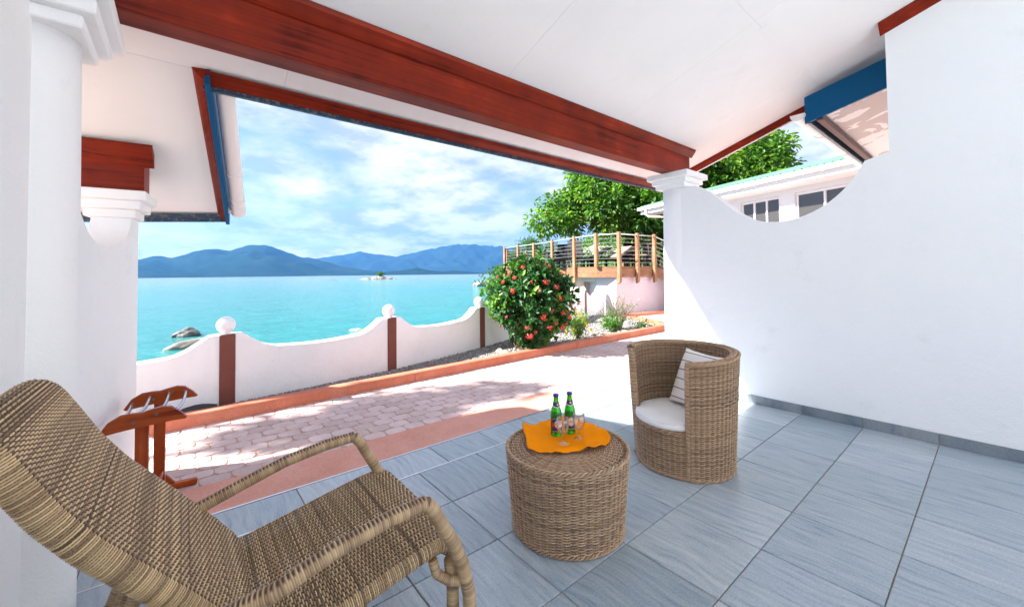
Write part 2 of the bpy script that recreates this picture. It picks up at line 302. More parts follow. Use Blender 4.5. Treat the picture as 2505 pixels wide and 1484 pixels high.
class MB:
    def __init__(s): s.v = []; s.f = []
    def add(s, v, f):
        o = len(s.v); s.v += [tuple(map(float, p)) for p in v]; s.f += [[i + o for i in q] for q in f]; return s
    def box(s, lo, hi, bev=0.0):
        x0, y0, z0 = lo; x1, y1, z1 = hi
        if bev <= 0:
            return s.add([(x0, y0, z0), (x1, y0, z0), (x1, y1, z0), (x0, y1, z0), (x0, y0, z1), (x1, y0, z1), (x1, y1, z1), (x0, y1, z1)],
                         [(0, 3, 2, 1), (4, 5, 6, 7), (0, 1, 5, 4), (1, 2, 6, 5), (2, 3, 7, 6), (3, 0, 4, 7)])
        b = bev
        ring = lambda i, z: [(x0 + i + b, y0 + i, z), (x1 - i - b, y0 + i, z), (x1 - i, y0 + i + b, z), (x1 - i, y1 - i - b, z), (x1 - i - b, y1 - i, z), (x0 + i + b, y1 - i, z), (x0 + i, y1 - i - b, z), (x0 + i, y0 + i + b, z)]
        v = ring(b, z0) + ring(0, z0 + b) + ring(0, z1 - b) + ring(b, z1); f = [tuple(range(7, -1, -1)), tuple(range(24, 32))]
        for k in range(3):
            for i in range(8): j = (i + 1) % 8; f.append((k * 8 + i, k * 8 + j, k * 8 + 8 + j, k * 8 + 8 + i))
        return s.add(v, f)
    def prism(s, poly, a, b):
        """poly: list of 3D points (closed outline), swept from offset a to offset b (3D vectors)."""
        n = len(poly); v = [tuple(np.add(p, a)) for p in poly] + [tuple(np.add(p, b)) for p in poly]
        f = [tuple(range(n - 1, -1, -1)), tuple(range(n, 2 * n))] + [(i, (i + 1) % n, n + (i + 1) % n, n + i) for i in range(n)]
        return s.add(v, f)
    def tube(s, pts, r, n=8, caps=True):
        pts = [Vector(map(float, p)) for p in pts]; m = len(pts); rs = r if hasattr(r, '__len__') else [r] * m
        v = []; f = []; up = None
        for i, p in enumerate(pts):
            t = (pts[min(i + 1, m - 1)] - pts[max(i - 1, 0)])
            t = t.normalized() if t.length > 1e-9 else Vector((0, 0, 1))
            if up is None: up = t.orthogonal().normalized()
            up = (up - t * up.dot(t)); up = up.normalized() if up.length > 1e-6 else t.orthogonal().normalized()
            bi = t.cross(up)
            for k in range(n):
                a = 2 * math.pi * k / n; v.append(p + (up * math.cos(a) + bi * math.sin(a)) * rs[i])
        for i in range(m - 1):
            for k in range(n): j = (k + 1) % n; f.append((i * n + k, i * n + j, (i + 1) * n + j, (i + 1) * n + k))
        if caps: f += [tuple(range(n - 1, -1, -1)), tuple(range((m - 1) * n, m * n))]
        return s.add(v, f)
    def lathe(s, prof, n=24, c=(0, 0, 0)):
        v = []; f = []; m = len(prof)
        for r, z in prof:
            for k in range(n): a = 2 * math.pi * k / n; v.append((c[0] + r * math.cos(a), c[1] + r * math.sin(a), c[2] + z))
        for i in range(m - 1):
            for k in range(n): j = (k + 1) % n; f.append((i * n + k, i * n + j, (i + 1) * n + j, (i + 1) * n + k))
        if prof[0][0] > 1e-6: f.append(tuple(range(n - 1, -1, -1)))
        if prof[-1][0] > 1e-6: f.append(tuple(range((m - 1) * n, m * n)))
        return s.add(v, f)
    def build(s, name, material, parent=None, smooth=False, loc=None):
        return raw(name, s.v, s.f, material, parent, smooth, None, loc)
def autosmooth(o, ang=40):
    me = o.data; me.polygons.foreach_set("use_smooth", np.ones(len(me.polygons), bool))
    try: me.set_sharp_from_angle(angle=R(ang))
    except Exception: pass
    return o

# numpy strands: P base path (n,3), Nrm (n,3) outward, returns verts/faces/tone
class Strands:
    def __init__(s): s.V = []; s.F = []; s.T = []; s.n = 0
    def add(s, p, nrm, r, tone, sides=5, closed=False, flat=1.0):
        n = len(p)
        if closed: t = np.roll(p, -1, 0) - np.roll(p, 1, 0)
        else: t = np.gradient(p, axis=0)
        t /= np.linalg.norm(t, axis=1, keepdims=True) + 1e-12
        b = np.cross(t, nrm); b /= np.linalg.norm(b, axis=1, keepdims=True) + 1e-12
        u = np.cross(b, t)
        a = np.arange(sides) * 2 * np.pi / sides
        rr = np.broadcast_to(np.asarray(r, float), (n,))[:, None, None]
        v = p[:, None, :] + rr * (u[:, None, :] * np.cos(a)[None, :, None] * flat + b[:, None, :] * np.sin(a)[None, :, None])
        i = np.arange(n if closed else n - 1); j = (i + 1) % n; k = np.arange(sides); l = (k + 1) % sides
        f = np.stack([i[:, None] * sides + k, i[:, None] * sides + l, j[:, None] * sides + l, j[:, None] * sides + k], -1).reshape(-1, 4)
        s.V.append(v.reshape(-1, 3)); s.F.append(f + s.n); s.T.append(np.repeat(np.broadcast_to(tone, (n,)), sides)); s.n += n * sides
    def build(s, name, material, parent=None, kind=None):
        o = raw(name, np.concatenate(s.V), np.concatenate(s.F), material, parent, True, np.concatenate(s.T))
        if kind: o["kind"] = kind
        return o
def leaves(C, D, Nn, Ln, Wd, tone, fold=0.25):
    """folded six-point leaves; arrays of n"""
    D = D / (np.linalg.norm(D, axis=1, keepdims=True) + 1e-9)
    S = np.cross(D, Nn); S /= np.linalg.norm(S, axis=1, keepdims=True) + 1e-9
    U = np.cross(S, D)
    Ln = Ln[:, None]; Wd = Wd[:, None]
    base = C; tip = C + D * Ln - U * Ln * 0.12
    l1 = C + D * Ln * 0.33 + S * Wd * 0.48 + U * Wd * fold; l2 = C + D * Ln * 0.72 + S * Wd * 0.36 + U * (Wd * fold - Ln * 0.04)
    r1 = C + D * Ln * 0.33 - S * Wd * 0.48 + U * Wd * fold; r2 = C + D * Ln * 0.72 - S * Wd * 0.36 + U * (Wd * fold - Ln * 0.04)
    V = np.stack([base, l1, l2, tip, r2, r1], 1).reshape(-1, 3)
    n = len(C); o = np.arange(n)[:, None] * 6
    F = np.concatenate([o + np.array([[0, 1, 2, 3]]), o + np.array([[0, 3, 4, 5]])], 0)
    return V, F, np.repeat(tone, 6)
def rdir(n):
    d = RNG.normal(size=(n, 3)); return d / np.linalg.norm(d, axis=1, keepdims=True)

# ------------------------------------------------------------------ sea, ground, paving
SEA_Z = -2.5; GZ = -0.06
M_SEA = mat("sea_water", (0.1, 0.5, 0.55), 0.12); P(M_SEA).inputs["Specular IOR Level"].default_value = 0.5
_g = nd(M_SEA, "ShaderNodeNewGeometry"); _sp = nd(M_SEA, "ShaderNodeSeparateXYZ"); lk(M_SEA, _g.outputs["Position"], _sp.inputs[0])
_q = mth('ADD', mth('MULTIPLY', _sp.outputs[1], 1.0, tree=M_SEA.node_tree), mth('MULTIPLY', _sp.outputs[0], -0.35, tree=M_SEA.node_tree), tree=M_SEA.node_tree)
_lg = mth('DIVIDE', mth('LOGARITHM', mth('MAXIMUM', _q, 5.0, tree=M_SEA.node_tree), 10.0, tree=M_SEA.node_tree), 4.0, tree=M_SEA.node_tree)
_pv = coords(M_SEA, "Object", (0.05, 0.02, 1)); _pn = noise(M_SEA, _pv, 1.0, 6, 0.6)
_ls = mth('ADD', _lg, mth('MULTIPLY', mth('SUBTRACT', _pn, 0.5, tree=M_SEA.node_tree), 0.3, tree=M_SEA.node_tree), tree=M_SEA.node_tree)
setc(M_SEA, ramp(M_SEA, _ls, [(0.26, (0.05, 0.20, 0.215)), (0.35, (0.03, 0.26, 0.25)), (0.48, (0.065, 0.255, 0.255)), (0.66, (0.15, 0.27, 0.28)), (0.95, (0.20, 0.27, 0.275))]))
_w1 = noise(M_SEA, coords(M_SEA, "Object", (0.9, 2.0, 1)), 0.9, 7, 0.62, 0.3)
_w2 = noise(M_SEA, coords(M_SEA, "Object", (0.12, 0.3, 1)), 1.0, 6, 0.65, 0.4)
_ws = mth('ADD', mth('MULTIPLY', _w1, 0.35, tree=M_SEA.node_tree), _w2, tree=M_SEA.node_tree)
bump(M_SEA, _ws, 1.0, 0.9)
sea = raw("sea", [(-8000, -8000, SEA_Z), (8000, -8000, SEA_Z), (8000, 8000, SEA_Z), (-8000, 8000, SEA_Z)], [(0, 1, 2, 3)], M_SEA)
tag(sea, kind="structure")

# sea wall line (post feet)
WPTS = [(-3.35, 4.78), (-1.50, 4.90), (0.35, 5.08), (2.20, 5.36), (4.05, 5.86), (5.75, 6.52), (7.45, 7.10), (9.05, 7.75), (10.32, 8.05)]
# land: flat plateau to just behind the wall, then a bank falling into the sea
edge = [(-40, 3.5)] + [(x + 0.0, y + 0.35) for x, y in WPTS] + [(11.0, 9.2), (11.9, 12.0), (13.5, 15.0), (20, 17), (34, 19), (60, 22)]
lv, lf = [], []
for x, y in edge:
    lv += [(x, -60, GZ - 0.03), (x, y, GZ - 0.03), (x - 0.03, y + 0.12, GZ - 0.9), (x - 0.06, y + 0.3, SEA_Z - 0.5), (x - 0.1, y + 0.5, SEA_Z - 2.0)]
for i in range(len(edge) - 1):
    for k in range(4): a = i * 5 + k; lf.append((a, a + 5, a + 6, a + 1))
tag(raw("ground", lv, lf, M_SOIL), kind="structure")

# patio slab with individual tiles
TX, TY = 0.4465, 0.427
XW = 4.33
floor = tag(MB().box((-1.2, -1.9, -0.14), (XW + 0.02, 2.778, -0.006)).build("patio_floor", M_GROUT), kind="structure")
tile_me = {}
def tile(name, w_, d_, h_, material, parent, loc, gap=0.0052, bev=0.0025, rz=0.0):
    key = (name, round(w_, 4), round(d_, 4), material.name)
    if key not in tile_me:
        o = MB().box((-w_ / 2 + gap / 2, -d_ / 2 + gap / 2, -h_), (w_ / 2 - gap / 2, d_ / 2 - gap / 2, 0), bev).build(name, material, parent)
        tile_me[key] = o.data
    else:
        o = bpy.data.objects.new(name, tile_me[key]); col.objects.link(o); o.parent = parent
    o.location = loc; o.rotation_euler[2] = rz; return o
ty0 = 1.598
for j in range(-8, 3):
    yc = ty0 + (j - 0.5) * TY
    for i in range(12):
        xc = XW - (i + 0.5) * TX
        if xc < -0.95: continue
        tile("floor_tile", TX, TY, 0.012, M_TILE, floor, (xc, yc, RNG.uniform(-0.0004, 0.0004)), rz=math.pi * int(RNG.integers(2)))
ys = ty0 + 2 * TY                                   # 2.452: aluminium strip, then one more row to the edge
MB().box((-0.95, ys - 0.004, -0.01), (XW, ys + 0.006, 0.0025)).build("tile_trim", M_TRIM, floor)
MB().box((-0.95, 2.768, -0.05), (XW + 0.3, 2.779, 0.0025)).build("tile_trim", M_TRIM, floor)
for i in range(12):
    xc = XW - 0.21 - (i + 0.5) * TX
    if xc > -0.95: tile("floor_tile", TX, 2.768 - ys - 0.006, 0.012, M_TILE, floor, (xc, (2.768 + ys + 0.006) / 2, 0), rz=math.pi * int(RNG.integers(2)))
tile("floor_tile", 0.206, 2.768 - ys - 0.006, 0.012, M_TILE, floor, (XW - 0.105, (2.768 + ys + 0.006) / 2, 0))

# red concrete strip and the pink paving
tag(MB().box((-6.0, 2.781, -0.16), (XW + 4.5, 3.27, -0.034)).build("path", M_STRIP), kind="structure")
bed = MB().box((-8.0, 3.273, -0.17), (14.0, 4.75, -0.0425)).build("paving", M_PAVJOINT); tag(bed, kind="structure")
MB().box((8.9, 4.76, -0.17), (15.0, 7.3, -0.043)).build("paving_bed", M_PAVJOINT, bed)
MB().box((XW + 0.75, -4.0, -0.17), (14.0, 2.779, -0.043)).build("paving_bed", M_PAVJOINT, bed)
# pavers: long blocks with clipped corners, laid in staggered rows
PW, PD = 0.178, 0.134
def paver_mesh(seed):
    g = np.random.default_rng(seed); w2, d2 = PW / 2 - 0.003, PD / 2 - 0.003; c = 0.027
    j = lambda: g.uniform(-0.006, 0.006)
    out = [(-w2 + c, -d2), (w2 - c, -d2), (w2, -d2 + c), (w2, d2 - c), (w2 - c, d2), (-w2 + c, d2), (-w2, d2 - c), (-w2, -d2 + c)]
    out = [(x + j(), y + j()) for x, y in out]
    v = [(x, y, -0.02) for x, y in out] + [(x, y, 0.0075) for x, y in out] + [(x * 0.955, y * 0.94, 0.0105) for x, y in out]; f = [tuple(range(16, 24))]
    for k in range(2):
        for i in range(8): q = (i + 1) % 8; f.append((k * 8 + i, k * 8 + q, k * 8 + 8 + q, k * 8 + 8 + i))
    return v, f
pav_src = [paver_mesh(s) for s in range(6)]
pav_me = [None] * 6
places = []
for r_ in range(11):
    y = 3.273 + PD * (r_ + 0.5)
    for i in range(-16, 72):
        x = i * PW + (0.5 * PW if r_ % 2 else 0)
        if x < 13.5: places.append((x, y + RNG.uniform(-0.004, 0.004)))
for r_ in range(18):
    y = 4.80 + PD * (r_ + 0.5)
    for i in range(51, 78): places.append((i * PW + (0.5 * PW if r_ % 2 else 0), y))
def vis(p):
    v = np.array([p[0], p[1], -0.04]) - CAM; d = v @ FW
    x = PX + FPX * (v @ RT) / d
    return (int(300 < x < 1700 and p[1] > 3.2), -d)
places.sort(key=lambda p: (-vis(p)[0], -vis(p)[1]))
rest = MB()
for n_, (x, y) in enumerate(places):
    k = int(RNG.integers(6)); z = -0.047 + RNG.uniform(-0.0015, 0.0015)
    if n_ < 300:
        if pav_me[k] is None: o = raw("paver", pav_src[k][0], pav_src[k][1], M_PAVER, bed); pav_me[k] = o.data
        else: o = bpy.data.objects.new("paver", pav_me[k]); col.objects.link(o); o.parent = bed
        o.location = (x, y, z); o.rotation_euler[2] = RNG.uniform(-0.012, 0.012)
    else:
        rest.add([(a + x, b + y, c + z) for a, b, c in pav_src[k][0]], pav_src[k][1])
tag(rest.build("paver_field", M_PAVER, bed), kind="stuff")

# kerb in segments
kerb = empty("kerb", (0, 0, 0)); tag(kerb, "terracotta painted kerb between the pink paving and the gravel bed", "kerb")
KP = [(-3.2, 4.56), (-0.21, 4.59), (2.25, 4.66), (5.4, 4.76), (8.55, 4.87)]
def kerb_y(x): return float(np.interp(x, [p[0] for p in KP], [p[1] for p in KP]))
for a, b in zip(KP[:-1], KP[1:]):
    g = 0.003; pr = [(0, -0.0, -0.06), (0, 0.004, 0.066), (0, 0.014, 0.075), (0, 0.13, 0.075), (0, 0.14, 0.068), (0, 0.14, -0.06)]
    v0 = [(a[0] + g, a[1] + p[1], p[2]) for p in pr]; v1 = [(b[0] - g, b[1] + p[1], p[2]) for p in pr]; n_ = len(pr)
    autosmooth(raw("kerb_stone", v0 + v1, [tuple(range(n_)), tuple(range(2 * n_ - 1, n_ - 1, -1))] + [(i, n_ + i, n_ + (i + 1) % n_, (i + 1) % n_) for i in range(n_)], M_KERB, kerb), 60)
# return kerbs at the deck end of the bed
for pts in ([(8.55, 4.88), (9.2, 5.35), (9.6, 6.1), (9.85, 7.0)], [(9.9, 7.12), (11.2, 6.9), (13.0, 6.75)]):
    mb = MB()
    for a, b in zip(pts[:-1], pts[1:]):
        d = Vector((b[0] - a[0], b[1] - a[1], 0)).normalized() * 0.02; nn = Vector((-d.y, d.x, 0)).normalized() * 0.07
        A = Vector((*a, 0)) - d; B = Vector((*b, 0)) + d
        q = [A - nn, B - nn, B + nn, A + nn]
        mb.add([(p.x, p.y, -0.06) for p in q] + [(p.x, p.y, 0.05) for p in q], [(3, 2, 1, 0), (4, 5, 6, 7), (0, 1, 5, 4), (1, 2, 6, 5), (2, 3, 7, 6), (3, 0, 4, 7)])
    mb.build("kerb_stone", M_KERB, kerb)

# gravel bed: ground layer plus thousands of little stones
def wall_y(x): return float(np.interp(x, [p[0] for p in WPTS], [p[1] for p in WPTS]))
gv = []; gf = []
xs_ = np.linspace(-3.3, 9.9, 40)
for x in xs_:
    y0 = kerb_y(x) + 0.13 if x < 8.5 else 4.9 + (x - 8.5) * 1.4
    gv += [(x, y0, -0.005), (x, max(wall_y(x) + 0.1, y0 + 0.05), -0.005)]
for i in range(len(xs_) - 1): gf.append((2 * i, 2 * i + 2, 2 * i + 3, 2 * i + 1))
tag(raw("gravel_bed", gv, gf, concrete("gravel_fines", (0.25, 0.23, 0.21), (0.15, 0.14, 0.13), (0.36, 0.335, 0.31), 9.0)), kind="structure")
ico = np.array([(0, 0, 1), (0.894, 0, 0.447), (0.276, 0.851, 0.447), (-0.724, 0.526, 0.447), (-0.724, -0.526, 0.447), (0.276, -0.851, 0.447), (0.724, 0.526, -0.447), (-0.276, 0.851, -0.447), (-0.894, 0, -0.447), (-0.276, -0.851, -0.447), (0.724, -0.526, -0.447), (0, 0, -1)])
icf = np.array([(0, 1, 2), (0, 2, 3), (0, 3, 4), (0, 4, 5), (0, 5, 1), (1, 6, 2), (2, 7, 3), (3, 8, 4), (4, 9, 5), (5, 10, 1), (2, 6, 7), (3, 7, 8), (4, 8, 9), (5, 9, 10), (1, 10, 6), (6, 11, 7), (7, 11, 8), (8, 11, 9), (9, 11, 10), (10, 11, 6)])
def pebbles(n, xr, size):
    x = RNG.uniform(*xr, n); y0 = np.array([kerb_y(v) + 0.15 if v < 8.5 else 4.95 + (v - 8.5) * 1.4 for v in x]); y1 = np.array([wall_y(v) - 0.02 for v in x])
    ok = y1 > y0 + 0.02; x, y0, y1 = x[ok], y0[ok], y1[ok]; n = len(x)
    y = y0 + (y1 - y0) * RNG.random(n); s = RNG.uniform(*size, n)
    sc = s[:, None] * RNG.uniform(0.6, 1.3, (n, 3)); a = RNG.uniform(0, 6.28, n); ca, sa = np.cos(a), np.sin(a)
    loc = ico[None] * sc[:, None, :]
    V = np.stack([loc[..., 0] * ca[:, None] - loc[..., 1] * sa[:, None] + x[:, None], loc[..., 0] * sa[:, None] + loc[..., 1] * ca[:, None] + y[:, None], loc[..., 2] * 0.7 + 0.002 + RNG.random(n)[:, None] * s[:, None] * 0.5], -1)
    F = icf[None] + (np.arange(n) * 12)[:, None, None]
    return V.reshape(-1, 3), F.reshape(-1, 3), np.repeat(RNG.random(n), 12)
V1, F1, T1 = pebbles(9000, (-1.2, 4.2), (0.006, 0.013)); V2, F2, T2 = pebbles(9000, (3.6, 9.8), (0.009, 0.019))
tag(raw("gravel", np.concatenate([V1, V2]), np.concatenate([F1, F2 + len(V1)]), M_GRAVEL, None, False, np.concatenate([T1, T2])), "pale grey gravel filling the bed along the white sea wall", "gravel", kind="stuff")
# crumpled black membrane showing where the gravel ends beside the wall
mv = []; mf = []
for i in range(23):
    x = -1.0 + i * 0.058; yw = wall_y(x) - 0.09
    mv += [(x, yw - 0.16 - 0.03 * math.sin(i * 1.7), 0.006), (x, yw - 0.06, 0.014 + 0.02 * abs(math.sin(i * 0.9))), (x, yw + 0.02, 0.03 + 0.035 * abs(math.sin(i * 0.55 + 0.4)))]
for i in range(22):
    for k in range(2): mf.append((i * 3 + k, i * 3 + 3 + k, i * 3 + 4 + k, i * 3 + 1 + k))
tag(raw("weed_membrane", mv, mf, M_LINER, None, True), "crumpled black weed membrane poking out at the foot of the sea wall", "membrane")

# ------------------------------------------------------------------ sea wall
sw = empty("sea_wall", (0.35, 5.08, 0)); tag(sw, "white scalloped garden wall with dark red posts and ball finials", "wall")
def smoothstep(t): t = min(1, max(0, t)); return t * t * (3 - 2 * t)
for i in range(len(WPTS) - 1):
    a = np.array(WPTS[i]); b = np.array(WPTS[i + 1]); ln = np.linalg.norm(b - a); d = (b - a) / ln; nrm = np.array([-d[1], d[0]])
    mb = MB(); n_ = 40; top = []
    for k in range(n_ + 1):
        s_ = 0.004 + (ln - 0.008) * k / n_; e = min(s_, ln - s_)
        if e < 0.15: z = 0.716 - 0.006 * (e / 0.15)
        else: z = 0.710 - 0.175 * (1 - (1 - min(1, (e - 0.15) / 0.36)) ** 1.9) - 0.022 * smoothstep((e - 0.4) / 0.5)
        top.append((s_, z))
    v = []; f = []
    for s_, z in top:
        p = a + d * s_
        for off, zz_ in ((-0.075, -0.35), (-0.075, z - 0.006), (-0.065, z), (0.065, z), (0.075, z - 0.006), (0.075, -0.35)):
            q = p + nrm * off; v.append((q[0] - 0.35, q[1] - 5.08, zz_))
    for k in range(n_):
        for m_ in range(5): c_ = k * 6 + m_; f.append((c_, c_ + 1, c_ + 7, c_ + 6))
    f += [(0, 5, 4, 3, 2, 1), tuple(n_ * 6 + q for q in range(6))]
    autosmooth(raw("wall_panel", v, f, M_SEAWALL, sw), 45)
for i, (x, y) in enumerate(WPTS[:-1]):
    a = np.array(WPTS[max(i - 1, 0)]); b = np.array(WPTS[min(i + 1, len(WPTS) - 1)]); ang = math.atan2(b[1] - a[1], b[0] - a[0])
    po = MB().box((-0.068, -0.088, -0.3), (0.068, 0.088, 0.713), 0.008).build("post", M_POST, sw, loc=(x - 0.35, y - 5.08, 0)); po.rotation_euler[2] = ang
    ba = MB().lathe([(0.035, -0.012), (0.05, 0.0), (0.045, 0.01)] + [(0.086 * math.sin(t), 0.086 - 0.086 * math.cos(t)) for t in np.linspace(0.5, math.pi - 0.001, 16)], 24).build("ball_finial", M_SEAWALL, sw, True, loc=(x - 0.35, y - 5.08, 0.716))

# ------------------------------------------------------------------ the house: walls, columns, beams, roof
house = empty("beach_house", (0, 0, 0)); tag(house, "white veranda with round columns, dark red timber beams and sloping white ceiling", "house")
SL = 0.325
def ceil_z(y): return 2.69 - SL * (y - 2.3)
def bay_z(y): return 2.49 - 0.5 * (y - 2.9)
# right wall: scooped profile in Y-Z, extruded in X
prof = [(2.33, -0.05), (2.33, 2.236), (2.14, 2.238), (2.08, 2.225), (2.0, 2.175), (1.92, 2.115), (1.80, 2.01), (1.68, 1.89), (1.53, 1.80), (1.39, 1.762), (1.26, 1.758), (1.13, 1.78), (1.0, 1.835), (0.88, 1.92), (0.776, 2.03), (0.71, 2.13), (0.68, 2.19), (0.53, 2.23), (0.53, ceil_z(0.53) - 0.02), (-1.9, ceil_z(-1.9) - 0.02), (-1.9, -0.05)]
def densify(pr, a, b, n=4):
    out = []
    for i in range(len(pr)):
        out.append(pr[i])
        if a <= i < b:
            p0, p1, p2, p3 = [np.array(pr[min(max(j, a), b)]) for j in (i - 1, i, i + 1, i + 2)]
            for k in range(1, n):
                t = k / n; q = 0.5 * ((2 * p1) + (-p0 + p2) * t + (2 * p0 - 5 * p1 + 4 * p2 - p3) * t * t + (-p0 + 3 * p1 - 3 * p2 + p3) * t ** 3); out.append(tuple(q))
    return out
prof = densify(prof, 2, 16)
wall = MB().prism([(0, y, z) for y, z in prof], (XW, 0, 0), (XW + 0.21, 0, 0)).build("wall", M_WALL, house); autosmooth(wall, 30)
for k in range(9):                                   # skirting tiles
    y1 = ty0 - (k - 1) * TY
    if y1 > 2.2: continue
    o = tile("skirting_tile", 0.012, TY, 0.082, M_SKIRT, wall, (XW - 0.0055, y1 - TY / 2, 0.083), 0.003, 0.001)
MB().box((XW - 0.007, -1.9, 0.0), (XW + 0.003, 2.2, 0.078)).build("skirting_bed", M_GROUT, wall)
# left party wall beside the near column
MB().box((-0.64, -1.9, -0.05), (-0.43, 2.36, ceil_z(2.36) - 0.1)).build("wall", M_WALL, house)
def column(c, r0, r1, ztop, capz, halfs, hs, rz=0.0):
    prof_ = [(r0 * 1.0 + (r1 - r0) * (t ** 1.3), -0.05 + (ztop + 0.05) * t) for t in np.linspace(0, 1, 14)]
    o = MB().lathe(prof_, 48).build("column", M_WALL, house, True, loc=(c[0], c[1], 0)); o.rotation_euler[2] = rz
    z = capz
    for i, (h, hh) in enumerate(zip(halfs, hs)):
        MB().box((-h, -h, z), (h, h, z + hh + (0.002 if i < len(hs) - 1 else 0)), 0.006).build("capital_slab", M_WALL, o); z += hh
    return o
column((4.45, 2.36), 0.168, 0.156, 2.245, 2.243, (0.175, 0.205, 0.245), (0.05, 0.055, 0.063))
column((-0.484, 2.36), 0.168, 0.158, 2.245, 2.243, (0.185, 0.225, 0.265), (0.05, 0.055, 0.063))
# main beam on the two columns, with its moulding under the ceiling
bm = MB().box((-0.80, 2.28, 2.412), (4.60, 2.425, ceil_z(2.425) - 0.012), 0.004).build("beam", M_RED_X, house)
mp = [(0, 2.273, ceil_z(2.273) - 0.070), (0, 2.262, ceil_z(2.262) - 0.064), (0, 2.224, ceil_z(2.224) - 0.026), (0, 2.214, ceil_z(2.214) - 0.004), (0, 2.273, ceil_z(2.273) - 0.004)]
MB().prism(mp, (-0.80, 0, 0), (4.63, 0, 0)).build("moulding", M_RED_X, bm)
mp2 = [(0, 2.423, ceil_z(2.423) - 0.06), (0, 2.47, ceil_z(2.47) - 0.004), (0, 2.423, ceil_z(2.423) - 0.004)]
MB().prism(mp2, (-0.80, 0, 0), (4.63, 0, 0)).build("moulding", M_RED_X, bm)
# ceiling panels (sloping boards with fine joints) under a roof deck
XJ = [-0.66, 0.49, 1.80, 3.17, 4.42, 5.11]; YJ = [2.93, 1.065, -0.75, -1.9]
def slab(x0, x1, ya, yb, t0, t1, f=ceil_z): 
    return MB().prism([(0, ya, f(ya) + t0), (0, yb, f(yb) + t0), (0, yb, f(yb) + t1), (0, ya, f(ya) + t1)], (x0, 0, 0), (x1, 0, 0))
for i in range(len(XJ) - 1):
    for j in range(len(YJ) - 1):
        slab(XJ[i] + 0.0009, XJ[i + 1] - 0.0009, YJ[j] - 0.0008, YJ[j + 1] + 0.0008, 0, 0.012).build("ceiling_panel", M_CEIL, house)
MB().prism([(0, 1.095, ceil_z(1.095) - 0.0018), (0, 1.035, ceil_z(1.035) - 0.0018), (0, 1.035, ceil_z(1.035) + 0.004), (0, 1.095, ceil_z(1.095) + 0.004)], (3.3, 0, 0), (4.45, 0, 0)).build("ceiling_batten", M_CEIL, house)
roof = slab(-3.0, 5.15, 3.0, -1.9, 0.02, 0.16).build("roof", M_WHITEPAINT, house)
# eave along the sea side: dark red moulding, then blue fascia board
def eave_run(p, q, n_in, mr=0.062):
    """p, q: soffit-edge points (3D); n_in: horizontal unit vector pointing inwards"""
    p = np.array(p); q = np.array(q); n_in = np.array([*n_in, 0.0]); dz = np.array([0, 0, 1.0])
    pr = [n_in * mr, n_in * mr * 0.72 - dz * mr * 0.45, n_in * 0.012 - dz * mr * 0.95, -dz * mr, np.zeros(3)]
    v = [p + o + dz * 0.002 for o in pr] + [q + o + dz * 0.002 for o in pr]; k = len(pr)
    f = [tuple(range(k)), tuple(range(2 * k - 1, k - 1, -1))] + [(i, k + i, k + (i + 1) % k, (i + 1) % k) for i in range(k)]
    return v, f
YE = 2.93
v, f = eave_run((0.088, YE, ceil_z(YE)), (5.11, YE, ceil_z(YE)), (0, -1)); raw("eave_moulding", v, f, M_RED_X, house)
MB().box((0.085, YE + 0.002, ceil_z(YE) - 0.085), (5.13, YE + 0.03, ceil_z(YE) + 0.16)).build("fascia_board", M_DARKBLUE, house)
# right verge of the roof
a_, b_ = 2.93, -1.9
mv_ = []
for y in (a_, b_): mv_ += [(5.11, y, ceil_z(y) + 0.002), (5.048, y, ceil_z(y) + 0.002), (5.06, y, ceil_z(y) - 0.03), (5.11, y, ceil_z(y) - 0.06)]
raw("verge_moulding", mv_, [(0, 1, 2, 3), (7, 6, 5, 4)] + [(i, 4 + i, 4 + (i + 1) % 4, (i + 1) % 4) for i in range(4)], M_RED_Y, house)
MB().prism([(0, a_, ceil_z(a_) - 0.066), (0, b_, ceil_z(b_) - 0.066), (0, b_, ceil_z(b_) + 0.16), (0, a_, ceil_z(a_) + 0.16)], (5.113, 0, 0), (5.14, 0, 0)).build("verge_board", M_WHITEPAINT, house)
# wall-head moulding where the right wall meets the ceiling
mv_ = []
for y in (0.56, -1.9): mv_ += [(XW + 0.0, y, ceil_z(y) - 0.002), (XW - 0.075, y, ceil_z(y) - 0.002), (XW - 0.06, y, ceil_z(y) - 0.035), (XW + 0.0, y, ceil_z(y) - 0.085)]
raw("wall_head_moulding", mv_, [(0, 1, 2, 3), (7, 6, 5, 4)] + [(i, 4 + i, 4 + (i + 1) % 4, (i + 1) % 4) for i in range(4)], M_RED_Y, house)

# projecting left bay, turned a few degrees: wall with a scoop, far column, beam, soffit, eave and gutter
E1 = np.array([0.12, 1.0]) / math.hypot(0.12, 1.0); E2 = np.array([E1[1], -E1[0]])     # along the wall, and outwards to +X
O1 = np.array([-0.38, 2.6])
def bay(s, o, z): p = O1 + E1 * s + E2 * o; return (p[0], p[1], z)
bp = [(-0.30, -0.15), (-0.30, 2.3), (-0.12, 2.2), (-0.02, 1.90), (0.03, 1.70), (0.06, 1.647), (0.135, 1.577), (0.23, 1.512), (0.31, 1.485), (0.40, 1.468), (0.50, 1.461), (0.60, 1.464), (0.70, 1.476), (0.78, 1.493), (0.86, 1.53), (0.93, 1.58), (0.985, 1.64), (1.015, 1.71), (1.19, 1.71), (1.19, -0.15)]
bp = densify(bp, 2, 17, 3)
v = [bay(s, 0.0, z) for s, z in bp] + [bay(s, -0.19, z) for s, z in bp]; n_ = len(bp)
bw = raw("wall", v, [tuple(range(n_)), tuple(range(2 * n_ - 1, n_ - 1, -1))] + [(i, n_ + i, n_ + (i + 1) % n_, (i + 1) % n_) for i in range(n_)], M_WALL, house); autosmooth(bw, 30)
cp = bay(1.085, -0.095, 0); rot = -math.atan2(0.12, 1.0)
zc = 1.686
